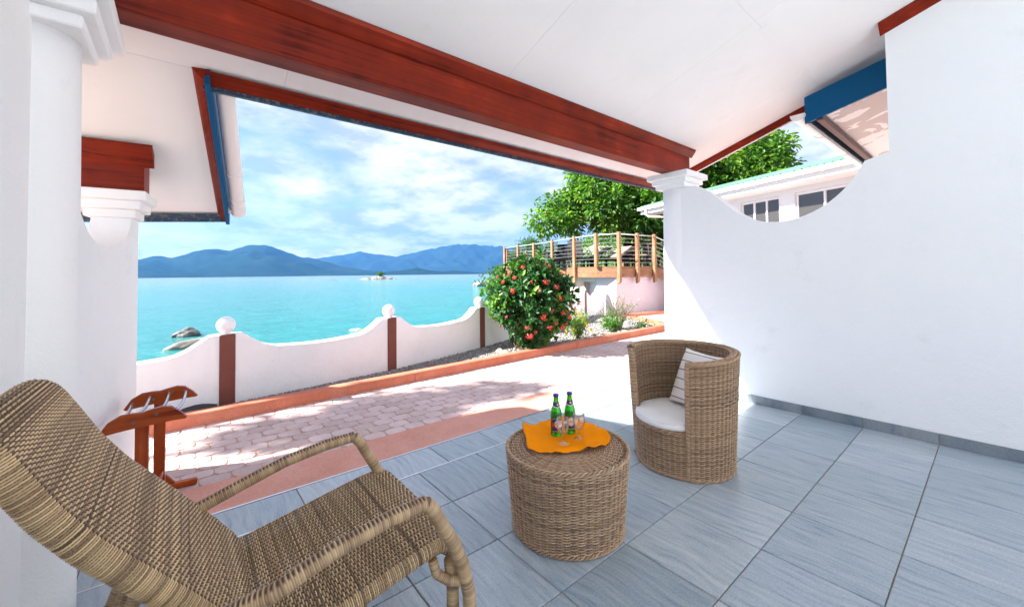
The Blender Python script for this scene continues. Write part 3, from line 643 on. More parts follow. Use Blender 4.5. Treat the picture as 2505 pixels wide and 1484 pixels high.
for h, hh in zip((0.122, 0.152, 0.182), (0.052, 0.056, 0.062)):
    o = MB().box((-h, -h, zc), (h, h, zc + hh + (0.002 if h < 0.18 else 0)), 0.006).build("capital_slab", M_WALL, bw, loc=cp); o.rotation_euler[2] = rot; zc += hh
def bay_box(s0, s1, o0, o1, z0, z1, name, material, bev=0.0):
    o = MB().box((o0, s0, z0), (o1, s1, z1), bev).build(name, material, house, loc=(O1[0], O1[1], 0)); o.rotation_euler[2] = rot; return o
bb = bay_box(0.97, 1.13, -2.6, 0.065, 1.853, 2.13, "beam", M_RED_X, 0.004)
ms = [(0.972, 2.02), (0.972, 2.105), (0.905, 2.16), (0.895, 2.135)]
v = [bay(s, -2.6, z) for s, z in ms] + [bay(s, 0.115, z) for s, z in ms]
raw("moulding", v, [(0, 1, 2, 3), (7, 6, 5, 4)] + [(i, 4 + i, 4 + (i + 1) % 4, (i + 1) % 4) for i in range(4)], M_RED_X, house)
IC = np.array([0.088, 2.885, 2.498]); OC = np.array([0.286, 4.217, bay_z(4.217)])       # inner and outer corner of the bay eave
fl = np.array([-3.0, 4.217 + 0.12 * 3.286])                                              # far left end of the bay eave
sp = [(IC[0], 2.905, 2.490), (OC[0], OC[1], OC[2]), (fl[0], fl[1], bay_z(fl[1])), (-3.0, 2.905, 2.490)]
raw("soffit_panel", sp + [(x, y, z + 0.02) for x, y, z in sp], [(0, 1, 2, 3), (7, 6, 5, 4), (0, 4, 5, 1), (1, 5, 6, 2), (2, 6, 7, 3), (3, 7, 4, 0)], M_CEIL, house)
slab(-3.0, -0.663, 2.93, -1.9, 0, 0.012).build("ceiling_panel", M_CEIL, house)
rp = [(x, y, z + 0.03) for x, y, z in sp]
raw("roof", rp + [(x, y, z + 0.13) for x, y, z in rp], [(0, 1, 2, 3), (7, 6, 5, 4), (0, 4, 5, 1), (1, 5, 6, 2), (2, 6, 7, 3), (3, 7, 4, 0)], M_WHITEPAINT, house)
ev = (OC - IC)[:2]; ev /= np.linalg.norm(ev); en = np.array([-ev[1], ev[0]])              # inwards (towards -X)
v, f = eave_run(IC, OC, en, 0.06); raw("eave_moulding", v, f, M_RED_Y, house)
fn = np.array([-0.12, -1.0]); fn /= np.linalg.norm(fn)
v, f = eave_run(OC, (fl[0], fl[1], bay_z(fl[1])), fn, 0.035); raw("eave_moulding", v, f, M_DARKBLUE, house)
def board(p, q, out, z0, z1, th, name, material):
    p = np.array(p); q = np.array(q); o = np.array([*out, 0.0]); dz = np.array([0, 0, 1.0])
    v = [p + dz * z0, q + dz * z0, q + dz * z0 + o * th, p + dz * z0 + o * th, p + dz * z1, q + dz * z1, q + dz * z1 + o * th, p + dz * z1 + o * th]
    return raw(name, v, [(0, 3, 2, 1), (4, 5, 6, 7), (0, 1, 5, 4), (1, 2, 6, 5), (2, 3, 7, 6), (3, 0, 4, 7)], material, house)
board(IC, OC, -en, -0.085, 0.14, 0.026, "fascia_board", M_BLUE)
board(OC + np.array([*(-en * 0.026), 0]), (fl[0], fl[1], bay_z(fl[1])), -fn, -0.06, 0.14, 0.026, "fascia_board", M_DARKBLUE)
# fat round gutter pipe along the bay's side eave
out3 = np.array([*(-en), 0.0]); g0 = IC + (OC - IC) * 0.075 + out3 * 0.088 + np.array([0, 0, 0.02]); g1 = OC + out3 * 0.090 + np.array([0, 0, 0.03]) - np.array([*ev, 0]) * 0.06
gp = MB().tube([g0 + (g1 - g0) * t for t in np.linspace(0, 1, 8)], 0.052, 20).build("gutter_pipe", M_PVC, house); autosmooth(gp)
for t in (0.62, 0.86):
    c_ = g0 + (g1 - g0) * t; dd = (g1 - g0) / np.linalg.norm(g1 - g0)
    autosmooth(MB().tube([c_ - dd * 0.012, c_ + dd * 0.012], 0.057, 20).build("pipe_clamp", M_PVC, gp))
autosmooth(MB().tube([g1 - (g1 - g0) * 0.08, g1 + (g1 - g0) * 0.012], 0.056, 20).build("pipe_end", M_PVC, gp))
autosmooth(MB().tube([g1 - (g1 - g0) * 0.02, g1 - (g1 - g0) * 0.02 - out3 * 0.10 - np.array([0, 0, 0.012])], 0.036, 16).build("pipe_elbow", M_PVC, gp))

# unseen pale paving and white wall added behind the camera to bounce sunlight inside
tag(MB().box((-9, -9.0, -0.16), (12, -1.95, -0.05)).build("bounce_paving", concrete("pale_bounce_paving", (0.62, 0.58, 0.53), (0.55, 0.50, 0.45), (0.70, 0.66, 0.61), 1.5)), kind="structure")
tag(MB().box((-9, -6.6, -0.16), (12, -6.35, 3.4)).build("bounce_wall", M_SEAWALL), "plain white wall added out of view to bounce sunlight into the veranda", "wall")

# neighbouring unit's lower roof edge seen behind the right wall
nb = empty("neighbouring_roof", (4.75, 1.17, 2.74)); tag(nb, "lower roof edge with deep blue barge board and white gutter behind the scooped wall", "roof")
def nbz(y): return 2.741 + 0.24 * (1.173 - y)
lo = np.array([4.75, 1.17, 2.74])
def nbuild(mb, name, m): mb.v = [tuple(np.array(p) - lo) for p in mb.v]; return mb.build(name, m, nb)
nbuild(MB().prism([(0, 1.18, nbz(1.18)), (0, -1.8, nbz(-1.8)), (0, -1.8, nbz(-1.8) + 0.26), (0, 1.18, nbz(1.18) + 0.262)], (4.74, 0, 0), (4.765, 0, 0)), "barge_board", M_BLUE)
nbuild(MB().prism([(0, 1.03, nbz(1.03) + 0.03), (0, -1.8, nbz(-1.8) + 0.03), (0, -1.8, nbz(-1.8) + 0.05), (0, 1.03, nbz(1.03) + 0.05)], (4.768, 0, 0), (9.5, 0, 0)), "soffit", M_PATCH)
nbuild(MB().prism([(0, 1.18, nbz(1.18) + 0.18), (0, -1.8, nbz(-1.8) + 0.18), (0, -1.8, nbz(-1.8) + 0.24), (0, 1.18, nbz(1.18) + 0.24)], (4.768, 0, 0), (9.5, 0, 0)), "roof_sheet", M_WHITEPAINT)
nbuild(MB().box((4.768, 1.04, nbz(1.1) - 0.01), (9.5, 1.09, nbz(1.1) + 0.04)), "soffit_moulding", mat("weathered_brown_batten", (0.12, 0.06, 0.05), 0.7))
nbuild(MB().box((4.768, 1.14, nbz(1.15) - 0.005), (9.5, 1.165, nbz(1.15) + 0.2)), "fascia_board", M_DARKBLUE)
gpr = [(0.0, 0.0)] + [(0.062 - 0.062 * math.cos(t), -0.062 * math.sin(t)) for t in np.linspace(0.0, math.pi, 12)] 
go = [(0, 1.17 + 0.124 - y + 0.0, 2.835 + z) for y, z in gpr[1:]] + [(0, 1.17 + 0.006 + 0.056 - 0.056 * math.cos(math.pi * k / 11) , 2.835 - 0.056 * math.sin(math.pi * k / 11)) for k in range(12)]
gut = nbuild(MB().prism(go, (4.70, 0, 0), (9.5, 0, 0)), "gutter", M_PVC)
for x in (5.5, 6.6, 7.7):
    mb = MB().prism([(0, 1.166 + 0.068 - 0.068 * math.cos(math.pi * k / 11), 2.838 - 0.070 * math.sin(math.pi * k / 11)) for k in range(12)], (x, 0, 0), (x + 0.05, 0, 0)); nbuild(mb, "gutter_bracket", M_PVC)
nbuild(MB().tube([(4.70, 1.17, 2.835), (4.70, 1.294, 2.835)], 0.004, 6), "gutter_rim", M_PVC)
nbuild(MB().prism([(0, 1.172 + 0.06 - 0.06 * math.cos(math.pi * k / 11), 2.836 - 0.062 * math.sin(math.pi * k / 11)) for k in range(12)], (4.694, 0, 0), (4.702, 0, 0)), "gutter_end", M_PVC)

# ------------------------------------------------------------------ far coast: mountain ridges across the bay
M_MOUNT = mat("forested_mountain", (0.05, 0.10, 0.06), 1.0, **{"Specular IOR Level": 0.0})
_v = coords(M_MOUNT, "Object", (0.004, 0.004, 0.006)); setc(M_MOUNT, ramp(M_MOUNT, noise(M_MOUNT, _v, 1.0, 10, 0.7), [(0.35, (0.006, 0.020, 0.016)), (0.6, (0.014, 0.036, 0.024)), (0.75, (0.035, 0.05, 0.04))]))
def fbm(x, y, seed, oct_=5):
    g = np.random.default_rng(seed); s = np.zeros_like(x); a = 1.0; fr = 1.0
    for _ in range(oct_):
        for _k in range(3):
            th = g.uniform(0, 6.28); ph = g.uniform(0, 6.28)
            s = s + a * np.sin((x * math.cos(th) + y * math.sin(th)) * fr + ph) / 3
        a *= 0.55; fr *= 2.05
    return s
def ridge(name, sky_pts, dist, depth, seed, label, x0=-300, x1=2900, nx=520, base_drop=0.0):
    xs = np.linspace(x0, x1, nx); ys_ = np.interp(xs, [p[0] for p in sky_pts], [p[1] for p in sky_pts])
    tt = np.concatenate([np.linspace(0, 1, 26), [1.25, 1.7]])
    V = np.zeros((len(tt), nx, 3))
    for i, (x, y) in enumerate(zip(xs, ys_)):
        hy = HORIZON_Y - ROLL * (x - PX)
        d = ray(x, hy); hd = np.array([d[0], d[1]]); ln = np.linalg.norm(hd); u_ = hd / ln
        H = max(4.0, (hy - y) / FPX / ln * (dist + depth) * 1.0 + 1.3 - SEA_Z)
        for j, t in enumerate(tt):
            rr = dist + depth * t
            V[j, i, :2] = u_ * rr
            V[j, i, 2] = H * (t ** 0.85) if t <= 1 else H * (1 - (t - 1) * 0.5)
    sc_ = 2 * math.pi / 900.0
    nz = fbm(V[..., 0] * sc_, V[..., 1] * sc_, seed, 6)
    env = np.clip(np.sin(np.clip(tt, 0, 1) * math.pi), 0, 1)[:, None] * 0.9
    V[..., 2] += nz * env * (V[..., 2].max(0)[None, :] * 0.24) + (0.022 * V[..., 2] + 3 * (V[..., 2] > 60)) * fbm(V[..., 0] * sc_ * 6, V[..., 1] * sc_ * 6, seed + 3, 4)
    V[..., 2] += SEA_Z; V[0, :, 2] = SEA_Z - 3
    a = np.arange(len(tt) - 1)[:, None] * nx + np.arange(nx - 1)[None]
    F = np.stack([a, a + 1, a + nx + 1, a + nx], -1).reshape(-1, 4)
    o = raw(name, V.reshape(-1, 3), F, M_MOUNT, None, True); o["kind"] = "structure"; return o
ridge("mountains", [(-300, 640), (340, 634), (380, 625), (420, 630), (455, 622), (492, 611), (515, 609), (560, 613), (598, 604), (612, 600), (650, 599), (668, 604), (700, 616), (740, 629), (775, 634), (830, 650), (900, 662), (1000, 668), (1300, 672), (2900, 680)], 3300, 1300, 5, "")
ridge("mountains", [(-300, 668), (500, 668), (640, 655), (720, 640), (775, 632), (830, 624), (880, 616), (930, 623), (965, 628), (1000, 621), (1040, 611), (1085, 602), (1120, 598), (1160, 598), (1240, 604), (1330, 606), (1420, 616), (1600, 630), (2900, 650)], 6400, 1100, 9, "")
ridge("hills", [(-300, 700), (860, 700), (900, 668), (945, 664), (985, 661), (1020, 655), (1050, 661), (1085, 664), (1110, 661), (1150, 664), (1180, 668), (1230, 664), (1300, 660), (1400, 664), (2900, 668)], 3000, 400, 21, "", 850, 1800, 200)

# ------------------------------------------------------------------ rocks in the water
def rock_mesh(seed, sub=4, rough=0.32, flat=0.7):
    import bmesh
    bm_ = bmesh.new(); bmesh.ops.create_icosphere(bm_, subdivisions=sub, radius=1.0)
    co = np.array([v_.co for v_ in bm_.verts]); s = 1 + rough * fbm(co[:, 0] * 2.1 + seed, co[:, 1] * 2.1 + co[:, 2] * 1.3, seed, 4)
    co = co * s[:, None]; co[:, 2] *= flat
    f = [[v_.index for v_ in p.verts] for p in bm_.faces]; bm_.free(); return co, np.array(f)
def rock(name, p, size, seed, label, group=None, material=M_GRANITE, rz=0.0, parent=None):
    co, f = rock_mesh(seed); ca, sa = math.cos(rz), math.sin(rz)
    co = co * np.array(size); co = np.stack([co[:, 0] * ca - co[:, 1] * sa, co[:, 0] * sa + co[:, 1] * ca, co[:, 2]], -1)
    o = raw(name, co, f, material, parent, True, None, tuple(p)); 
    if label: tag(o, label, "rock", group)
    return o
p = at_z(458, 822, SEA_Z); rock("boulder", (p[0], p[1], SEA_Z + 0.10), (0.72, 0.6, 0.62), 3, "dark wet rounded boulder in the sea behind the pale slab rock", None, M_WETROCK)
p = at_z(455, 846, SEA_Z); rock("boulder", (p[0] + 0.5, p[1] - 0.1, SEA_Z - 0.05), (1.3, 0.9, 0.60), 8, "long pale granite slab rock beside the dark wet boulder", None, M_GRANITE, 0.25)
p = at_z(700, 852, SEA_Z); rock("boulder", (p[0], p[1] - 0.6, SEA_Z - 0.12), (1.4, 0.8, 0.34), 12, "low sandy rock just showing above the wall's dip", None, M_GRANITE)
p = at_z(875, 806, SEA_Z); rock("boulder", (p[0], p[1], SEA_Z - 0.05), (0.55, 0.5, 0.26), 15, "small sandy rock in the shallows by the second post", None, M_GRANITE)
isl = empty("rocky_islet", tuple(at_d(928, 681, 330))); ip = np.array(isl.location); isl.location.z = SEA_Z
tag(isl, "tiny granite islet with a few green shrubs out in the bay", "islet")
for k, (dx, dz, sx, sz) in enumerate([(-9, 0, 4.5, 2.2), (-4, 0, 4.5, 3.4), (0, 0, 5, 4.6), (4.5, 0, 4, 2.6), (8, 0, 3.5, 1.8), (-13, 0, 3, 0.9), (12, 0, 2, 0.8)]):
    rock("islet_rock", (RT[0] * dx, RT[1] * dx, dz), (sx, sx * 0.8, sz), 30 + k, None, None, M_GRANITE, k, isl)
n_ = 500; C = np.array([RT[0] * 1, RT[1] * 1, 4.6]) + rdir(n_) * np.array([3.0, 3.0, 1.6]) * RNG.random((n_, 1)) ** 0.4
V, F, T = leaves(C, rdir(n_), rdir(n_), np.full(n_, 0.9), np.full(n_, 0.6), RNG.random(n_)); raw("shrub", V, F, M_LEAF_FAR, isl, False, T)
p = at_d(812, 683, 300); rock("boulder", (p[0], p[1], SEA_Z - 0.3), (5, 3, 0.9), 44, "flat dark reef rock awash near the islet", None, M_WETROCK)
for k, (x, w_, h_) in enumerate([(1178, 2.6, 1.6), (1200, 2.4, 1.2), (1222, 2.2, 2.1)]):
    p = at_d(x, 684, 120); rock("boulder", (p[0], p[1], SEA_Z + h_ * 0.2), (w_, w_ * 0.8, h_), 50 + k, ["pointed granite boulder at the water's edge beyond the red flowering bush", "low round granite boulder beside the pointed one beyond the bush", "tall granite boulder under the far corner of the deck"][k], None, M_GRANITE, k)
# ------------------------------------------------------------------ raised timber deck
DZ = 1.47
deck = empty("timber_deck", (10.3, 7.4, 0)); tag(deck, "raised timber sun deck with square posts and steel cable railing", "deck")
D0 = np.array([10.3, 7.4, 0.0])
DP = [(11.608, 14.632), (11.314, 13.32), (11.098, 12.072), (10.788, 10.708), (10.258, 9.137), (10.073, 8.058), (10.336, 7.389), (11.207, 7.319), (12.082, 7.247)]
def dl(p): return (p[0] - D0[0], p[1] - D0[1], p[2])
for i, (x, y) in enumerate(DP):
    low = 0.98 if i not in (5,) else DZ - 0.02
    po = MB().box((-0.055, -0.05, low), (0.055, 0.05, DZ + 1.06), 0.008)
    if low < 1.2:   # clipped foot
        po.v = [(a, b, c - (0.05 if (c < low + 0.02 and b > 0) else 0)) for a, b, c in po.v]
    po.build("post", M_DECKPOST, deck, loc=dl((x, y, 0)))
def rail_pts(seq, z): return [dl((x, y, z)) for x, y in seq]
for a, b in zip(DP[:-1], DP[1:]):
    MB().tube(rail_pts([a, b], DZ + 1.0), 0.021, 8).build("handrail", M_STEEL, deck)
    for k in range(7): MB().tube(rail_pts([a, b], DZ + 0.12 + k * 0.125), 0.006, 5).build("cable", M_STEEL, deck)
# descending stair rail at the landward end
SE = (13.3, 6.6)
MB().tube([dl((*DP[-1], DZ + 1.0)), dl((*SE, DZ + 0.45))], 0.021, 8).build("handrail", M_STEEL, deck)
for k in range(6): MB().tube([dl((*DP[-1], DZ + 0.12 + k * 0.14)), dl((*SE, DZ - 0.45 + k * 0.14))], 0.006, 5).build("cable", M_STEEL, deck)
# rear rail
RP = [(14.6, 16.5), (16.0, 14.2), (17.2, 12.0), (18.3, 9.8)]
for x, y in RP + [(13.0, 16.2)]: MB().box((-0.06, -0.06, DZ - 0.02), (0.06, 0.06, DZ + 1.06), 0.008).build("post", M_DECKPOST, deck, loc=dl((x, y, 0)))
for a, b in zip([DP[0], (13.0, 16.2)] + RP[:-1], [(13.0, 16.2)] + RP):
    MB().tube(rail_pts([a, b], DZ + 1.0), 0.02, 6).build("handrail", M_STEEL, deck)
    for k in range(5): MB().tube(rail_pts([a, b], DZ + 0.15 + k * 0.17), 0.007, 4).build("cable", M_STEEL, deck)
# deck boards as one platform edge plus fascia boards
out_ = [(11.65, 14.75)] + [(x + 0.07, y + 0.02) for x, y in DP[1:6]] + [(10.35, 7.47), (12.1, 7.32), (13.4, 7.2), (18.8, 9.0), (16.6, 14.6), (13.2, 16.6)]
MB().prism([dl((x, y, 0)) for x, y in out_], (0, 0, DZ - 0.045), (0, 0, DZ)).build("deck_floor", M_DECKBOARD, deck)
def fascia(a, b, z0, z1, off):
    a = np.array(a); b = np.array(b); d = (b - a) / np.linalg.norm(b - a); n = np.array([-d[1], d[0]]) * off
    q = [a + d * 0.003, b - d * 0.003]; v = []
    for zz_ in (z0, z1):
        for p in q: v += [dl((p[0], p[1], zz_)), dl((p[0] + n[0], p[1] + n[1], zz_))]
    raw("fascia_board", v, [(0, 1, 3, 2), (4, 6, 7, 5), (0, 2, 6, 4), (1, 5, 7, 3), (0, 4, 5, 1), (2, 3, 7, 6)], M_DECKBOARD, deck)
FP = [(x + 0.065, y + 0.03) for x, y in DP[:6]] + [(10.34, 7.45), (12.1, 7.31)]
for a, b in zip(FP[:-1], FP[1:]):
    fascia(a, b, DZ - 0.19, DZ - 0.05, 0.03); fascia(a, b, DZ - 0.335, DZ - 0.196, 0.03)
for k in range(2):
    a, b = (12.11, 7.31), (13.3, 6.65); z1 = DZ - 0.05 - 0.146 * k
    v = [dl((a[0], a[1], z1)), dl((b[0], b[1], z1 - 0.35)), dl((b[0], b[1], z1 - 0.49)), dl((a[0], a[1], z1 - 0.14))]; v2 = [(p[0] + 0.02, p[1] + 0.03, p[2]) for p in v]
    raw("stair_stringer", v + v2, [(0, 3, 2, 1), (4, 5, 6, 7), (0, 1, 5, 4), (1, 2, 6, 5), (2, 3, 7, 6), (3, 0, 4, 7)], M_DECKBOARD, deck)
# masonry under the deck
MB().prism([dl((10.38, 7.55, 0)), dl((13.6, 7.35, 0)), dl((13.6, 12.0, 0)), dl((10.55, 8.45, 0))], (0, 0, -0.3), (0, 0, DZ - 0.05)).build("base_wall", M_PINKWALL, deck)
MB().prism([dl((10.56, 8.47, 0)), dl((12.0, 10.4, 0)), dl((12.0, 12.5, 0)), dl((11.1, 12.2, 0))], (0, 0, 0.98), (0, 0, DZ - 0.06)).build("lintel_beam", M_BEIGE, deck)
MB().prism([dl((10.95, 9.6, 0)), dl((11.25, 9.55, 0)), dl((11.45, 10.0, 0)), dl((11.1, 10.1, 0))], (0, 0, -2.2), (0, 0, 0.985)).build("pillar", M_BEIGE, deck)
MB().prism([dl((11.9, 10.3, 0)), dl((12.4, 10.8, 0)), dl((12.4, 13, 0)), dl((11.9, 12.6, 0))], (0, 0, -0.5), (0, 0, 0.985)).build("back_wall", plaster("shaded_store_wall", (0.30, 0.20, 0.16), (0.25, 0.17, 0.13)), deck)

# furniture on the deck (dark rattan)
def chair_f(x, y, rz, label, m=M_DARKRATTAN):
    t = empty("rattan_chair", (x, y, DZ), rz); tag(t, label, "chair", "dark rattan furniture on the deck")
    MB().box((-0.26, -0.26, 0.36), (0.26, 0.26, 0.44), 0.01).build("seat", m, t)
    MB().prism([(-0.24, 0, 0.44), (-0.20, 0, 0.44), (-0.30, 0, 1.0), (-0.34, 0, 1.0)], (0, -0.26, 0), (0, 0.26, 0)).build("backrest", m, t)
    for sx in (-0.23, 0.23):
        for sy in (-0.23, 0.23): MB().box((sx - 0.02, sy - 0.02, 0), (sx + 0.02, sy + 0.02, 0.37)).build("leg", m, t)
    for sy in (-0.25, 0.25): MB().box((-0.26, sy - 0.025, 0.62), (0.24, sy + 0.025, 0.66)).build("armrest", m, t); MB().box((0.2, sy - 0.02, 0.43), (0.24, sy + 0.02, 0.63)).build("arm_support", m, t)
def lounger_f(x, y, rz, ang, label, top=M_DARKRATTAN):
    t = empty("sun_lounger", (x, y, DZ), rz); tag(t, label, "sun lounger", "dark rattan furniture on the deck")
    MB().box((-0.3, -0.33, 0.24), (1.25, 0.33, 0.32), 0.01).build("frame", M_DARKRATTAN, t)
    ca, sa = math.cos(ang), math.sin(ang)
    MB().prism([(-0.3, 0, 0.325), (-0.3 - 0.75 * ca, 0, 0.325 + 0.75 * sa), (-0.3 - 0.75 * ca + 0.05 * sa, 0, 0.325 + 0.75 * sa + 0.05 * ca), (-0.3 + 0.05 * sa, 0, 0.325 + 0.05 * ca)], (0, -0.33, 0), (0, 0.33, 0)).build("backrest", top, t)
    MB().tube([(-0.6, 0, 0.26), (-0.3 - 0.5 * ca, 0, 0.32 + 0.5 * sa)], 0.02, 6).build("prop", M_DARKRATTAN, t)
    for sx in (-0.25, 1.18):
        for sy in (-0.28, 0.28): MB().box((sx - 0.03, sy - 0.03, 0), (sx + 0.03, sy + 0.03, 0.245)).build("leg", M_DARKRATTAN, t)
def table_f(x, y, rz, w_, d_, h_, label, m=M_DARKRATTAN, lm=M_DARKRATTAN):
    t = empty("deck_table", (x, y, DZ), rz); tag(t, label, "table", "dark rattan furniture on the deck")
    MB().box((-w_ / 2, -d_ / 2, h_ - 0.05), (w_ / 2, d_ / 2, h_), 0.008).build("table_top", m, t)
    for sx in (-1, 1):
        for sy in (-1, 1): MB().box((sx * (w_ / 2 - 0.05) - 0.03, sy * (d_ / 2 - 0.05) - 0.03, 0), (sx * (w_ / 2 - 0.05) + 0.03, sy * (d_ / 2 - 0.05) + 0.03, h_ - 0.045)).build("leg", lm, t)
def dk(x, d): q = at_d(x, 650, d); return q[0], q[1]
x, y = dk(1352, 17.2); table_f(x, y, 0.5, 1.3, 0.8, 0.72, "dark rattan dining table in the seaward half of the deck")
x, y = dk(1318, 18.3); chair_f(x, y, 2.2, "dark rattan chair at the seaward end of the dining table", M_GREYRATTAN)
x, y = dk(1374, 16.3); chair_f(x, y, 3.6, "dark rattan chair with its back to the railing beside the dining table")
x, y = dk(1407, 14.4); chair_f(x, y, 3.9, "tall backed grey brown rattan chair just behind the railing corner", M_GREYRATTAN)
x, y = dk(1385, 14.9); table_f(x, y, 0.3, 0.5, 0.5, 0.42, "small square dark side table next to the tall backed chair")
x, y = dk(1428, 14.6); lounger_f(x, y, 2.6, 0.5, "dark rattan sun lounger next to the tall backed chair")
x, y = dk(1482, 14.2); lounger_f(x, y, 2.9, 0.55, "sun lounger with a raised sand coloured back panel", M_SANDTOP)
x, y = dk(1510, 14.6); lounger_f(x, y, 2.7, 0.6, "dark sun lounger leaning beside the sand coloured one")
x, y = dk(1566, 14.6); table_f(x, y, 0.4, 0.55, 0.55, 0.45, "low side table with a sand coloured top between loungers", M_SANDTOP)
x, y = dk(1548, 16.2); chair_f(x, y, 4.1, "dark rattan chair behind the low sand coloured table")
x, y = dk(1590, 16.8); lounger_f(x, y, 2.5, 0.3, "dark sun lounger lying low near the rear railing")
x, y = dk(1612, 14.8); table_f(x, y, 0.4, 0.95, 0.7, 0.86, "high bar table with a pale frame near the stair rail", M_GREYRATTAN, M_GREYRATTAN)
x, y = dk(1640, 15.3); chair_f(x, y, 3.2, "dark rattan chair by the high bar table near the stair rail")
x, y = dk(1590, 15.6); chair_f(x, y, 0.6, "dark rattan chair on the seaward side of the high bar table")

# ------------------------------------------------------------------ green roofed building
gb = empty("green_roofed_building", (12.4, 7.86, GZ)); tag(gb, "white building with green corrugated roof and sliding windows behind the scooped wall", "building")
U1 = np.array([10.488 - 12.402, 1.919 - 7.857]); GL = np.linalg.norm(U1); U1 /= GL           # along the eave, towards the camera side
Nn_ = np.array([U1[1], -U1[0]])                                                               # towards the patio (-X)
if Nn_[0] > 0: Nn_ = -Nn_
G0 = np.array([12.402, 7.857])
def gl(s, o, z):     # s along eave, o outwards from the eave line, world z -> local
    p = G0 + U1 * s + Nn_ * o; return (p[0] - 12.4, p[1] - 7.86, z - GZ)
EZ = 3.5
def gbox(name, s0, s1, o0, o1, z0, z1, m, parent=gb):
    v = [gl(s, o, z) for z in (z0, z1) for s, o in ((s0, o0), (s1, o0), (s1, o1), (s0, o1))]
    return raw(name, v, [(0, 3, 2, 1), (4, 5, 6, 7), (0, 1, 5, 4), (1, 2, 6, 5), (2, 3, 7, 6), (3, 0, 4, 7)], m, parent)
WO = -0.55           # wall face offset behind the eave line
GE = 9.5
# roof: corrugated sheet
nc = 240; cv = []; cf = []
for k in range(nc + 1):
    s = -0.1 + (GE + 0.1) * k / nc; dz = 0.018 * math.sin(k * math.pi / 2)
    cv += [gl(s, 0.06, EZ + 0.05 + dz), gl(s, -3.4, EZ + 0.05 + 0.95 + dz)]
for k in range(nc): cf.append((2 * k, 2 * k + 2, 2 * k + 3, 2 * k + 1))
raw("roof_sheet", cv, cf, M_GREENROOF, gb)
gt = gbox("gutter", -0.12, GE, 0.02, 0.14, EZ - 0.08, EZ + 0.02, M_WHITEPAINT)
gbox("fascia_board", -0.08, GE, -0.03, 0.017, EZ - 0.2, EZ + 0.03, M_WHITEPAINT)
gbox("soffit", -0.06, GE, -0.56, -0.035, EZ - 0.21, EZ - 0.19, M_WHITEPAINT)
autosmooth(MB().tube([gl(0.25, 0.08, EZ - 0.07), gl(0.25, 0.08, EZ - 0.24), gl(0.3, 0.0, EZ - 0.32), gl(1.1, -0.5, EZ - 0.42)], 0.04, 10).build("downpipe", M_WHITEPAINT, gb))
for k in range(9): gbox("gutter_bracket", 0.8 + k * 1.0, 0.83 + k * 1.0, 0.0, 0.145, EZ - 0.095, EZ - 0.082, M_WHITEPAINT)
# wall piers, sill band, head band; windows between
S0 = 1.3
gbox("wall", S0, GE, -3.3, WO, -0.1, 2.05, M_WHITEPAINT); gbox("wall_head", S0, GE, WO - 0.14, WO, EZ - 0.34, EZ - 0.195, M_WHITEPAINT)
gbox("rear_wall", S0, GE, -3.3, -3.15, 2.05, EZ + 0.7, M_INT); gbox("gable_wall", S0, S0 + 0.15, -3.15, WO - 0.14, 2.05, EZ + 0.1, M_WHITEPAINT); gbox("ceiling", S0 + 0.15, GE, -3.15, WO - 0.15, EZ - 0.2, EZ - 0.16, M_INT)
piers = [(1.3, 1.65), (3.05, 3.35), (4.45, 4.82), (6.7, 7.0), (8.6, 9.5)]
for a, b in piers: gbox("pier", a, b, WO - 0.16, WO + 0.012, 2.05, EZ - 0.342, M_WHITEPAINT)
for (a, _a1), (b, _b1) in zip([(p[1], 0) for p in piers[:-1]], [(p[0], 0) for p in piers[1:]]):
    wn = gbox("window", a + 0.003, b - 0.003, WO - 0.11, WO - 0.04, EZ - 0.40, EZ - 0.344, M_ALU)
    gbox("frame", a + 0.003, b - 0.003, WO - 0.11, WO - 0.04, 2.052, 2.10, M_ALU, wn)
    k = 3; step = (b - a) / k
    for q in range(k + 1):
        s = a + 0.03 + (b - a - 0.06) * q / k; gbox("mullion", s - 0.022, s + 0.022, WO - 0.105, WO - 0.045, 2.102, EZ - 0.402, M_ALU, wn)
    for q in range(k):
        s0 = a + 0.03 + (b - a - 0.06) * q / k + 0.024; s1 = a + 0.03 + (b - a - 0.06) * (q + 1) / k - 0.024
        gbox("pane", s0, s1, WO - 0.08 - 0.012 * (q % 2), WO - 0.074 - 0.012 * (q % 2), 2.102, EZ - 0.402, M_PANE, wn)

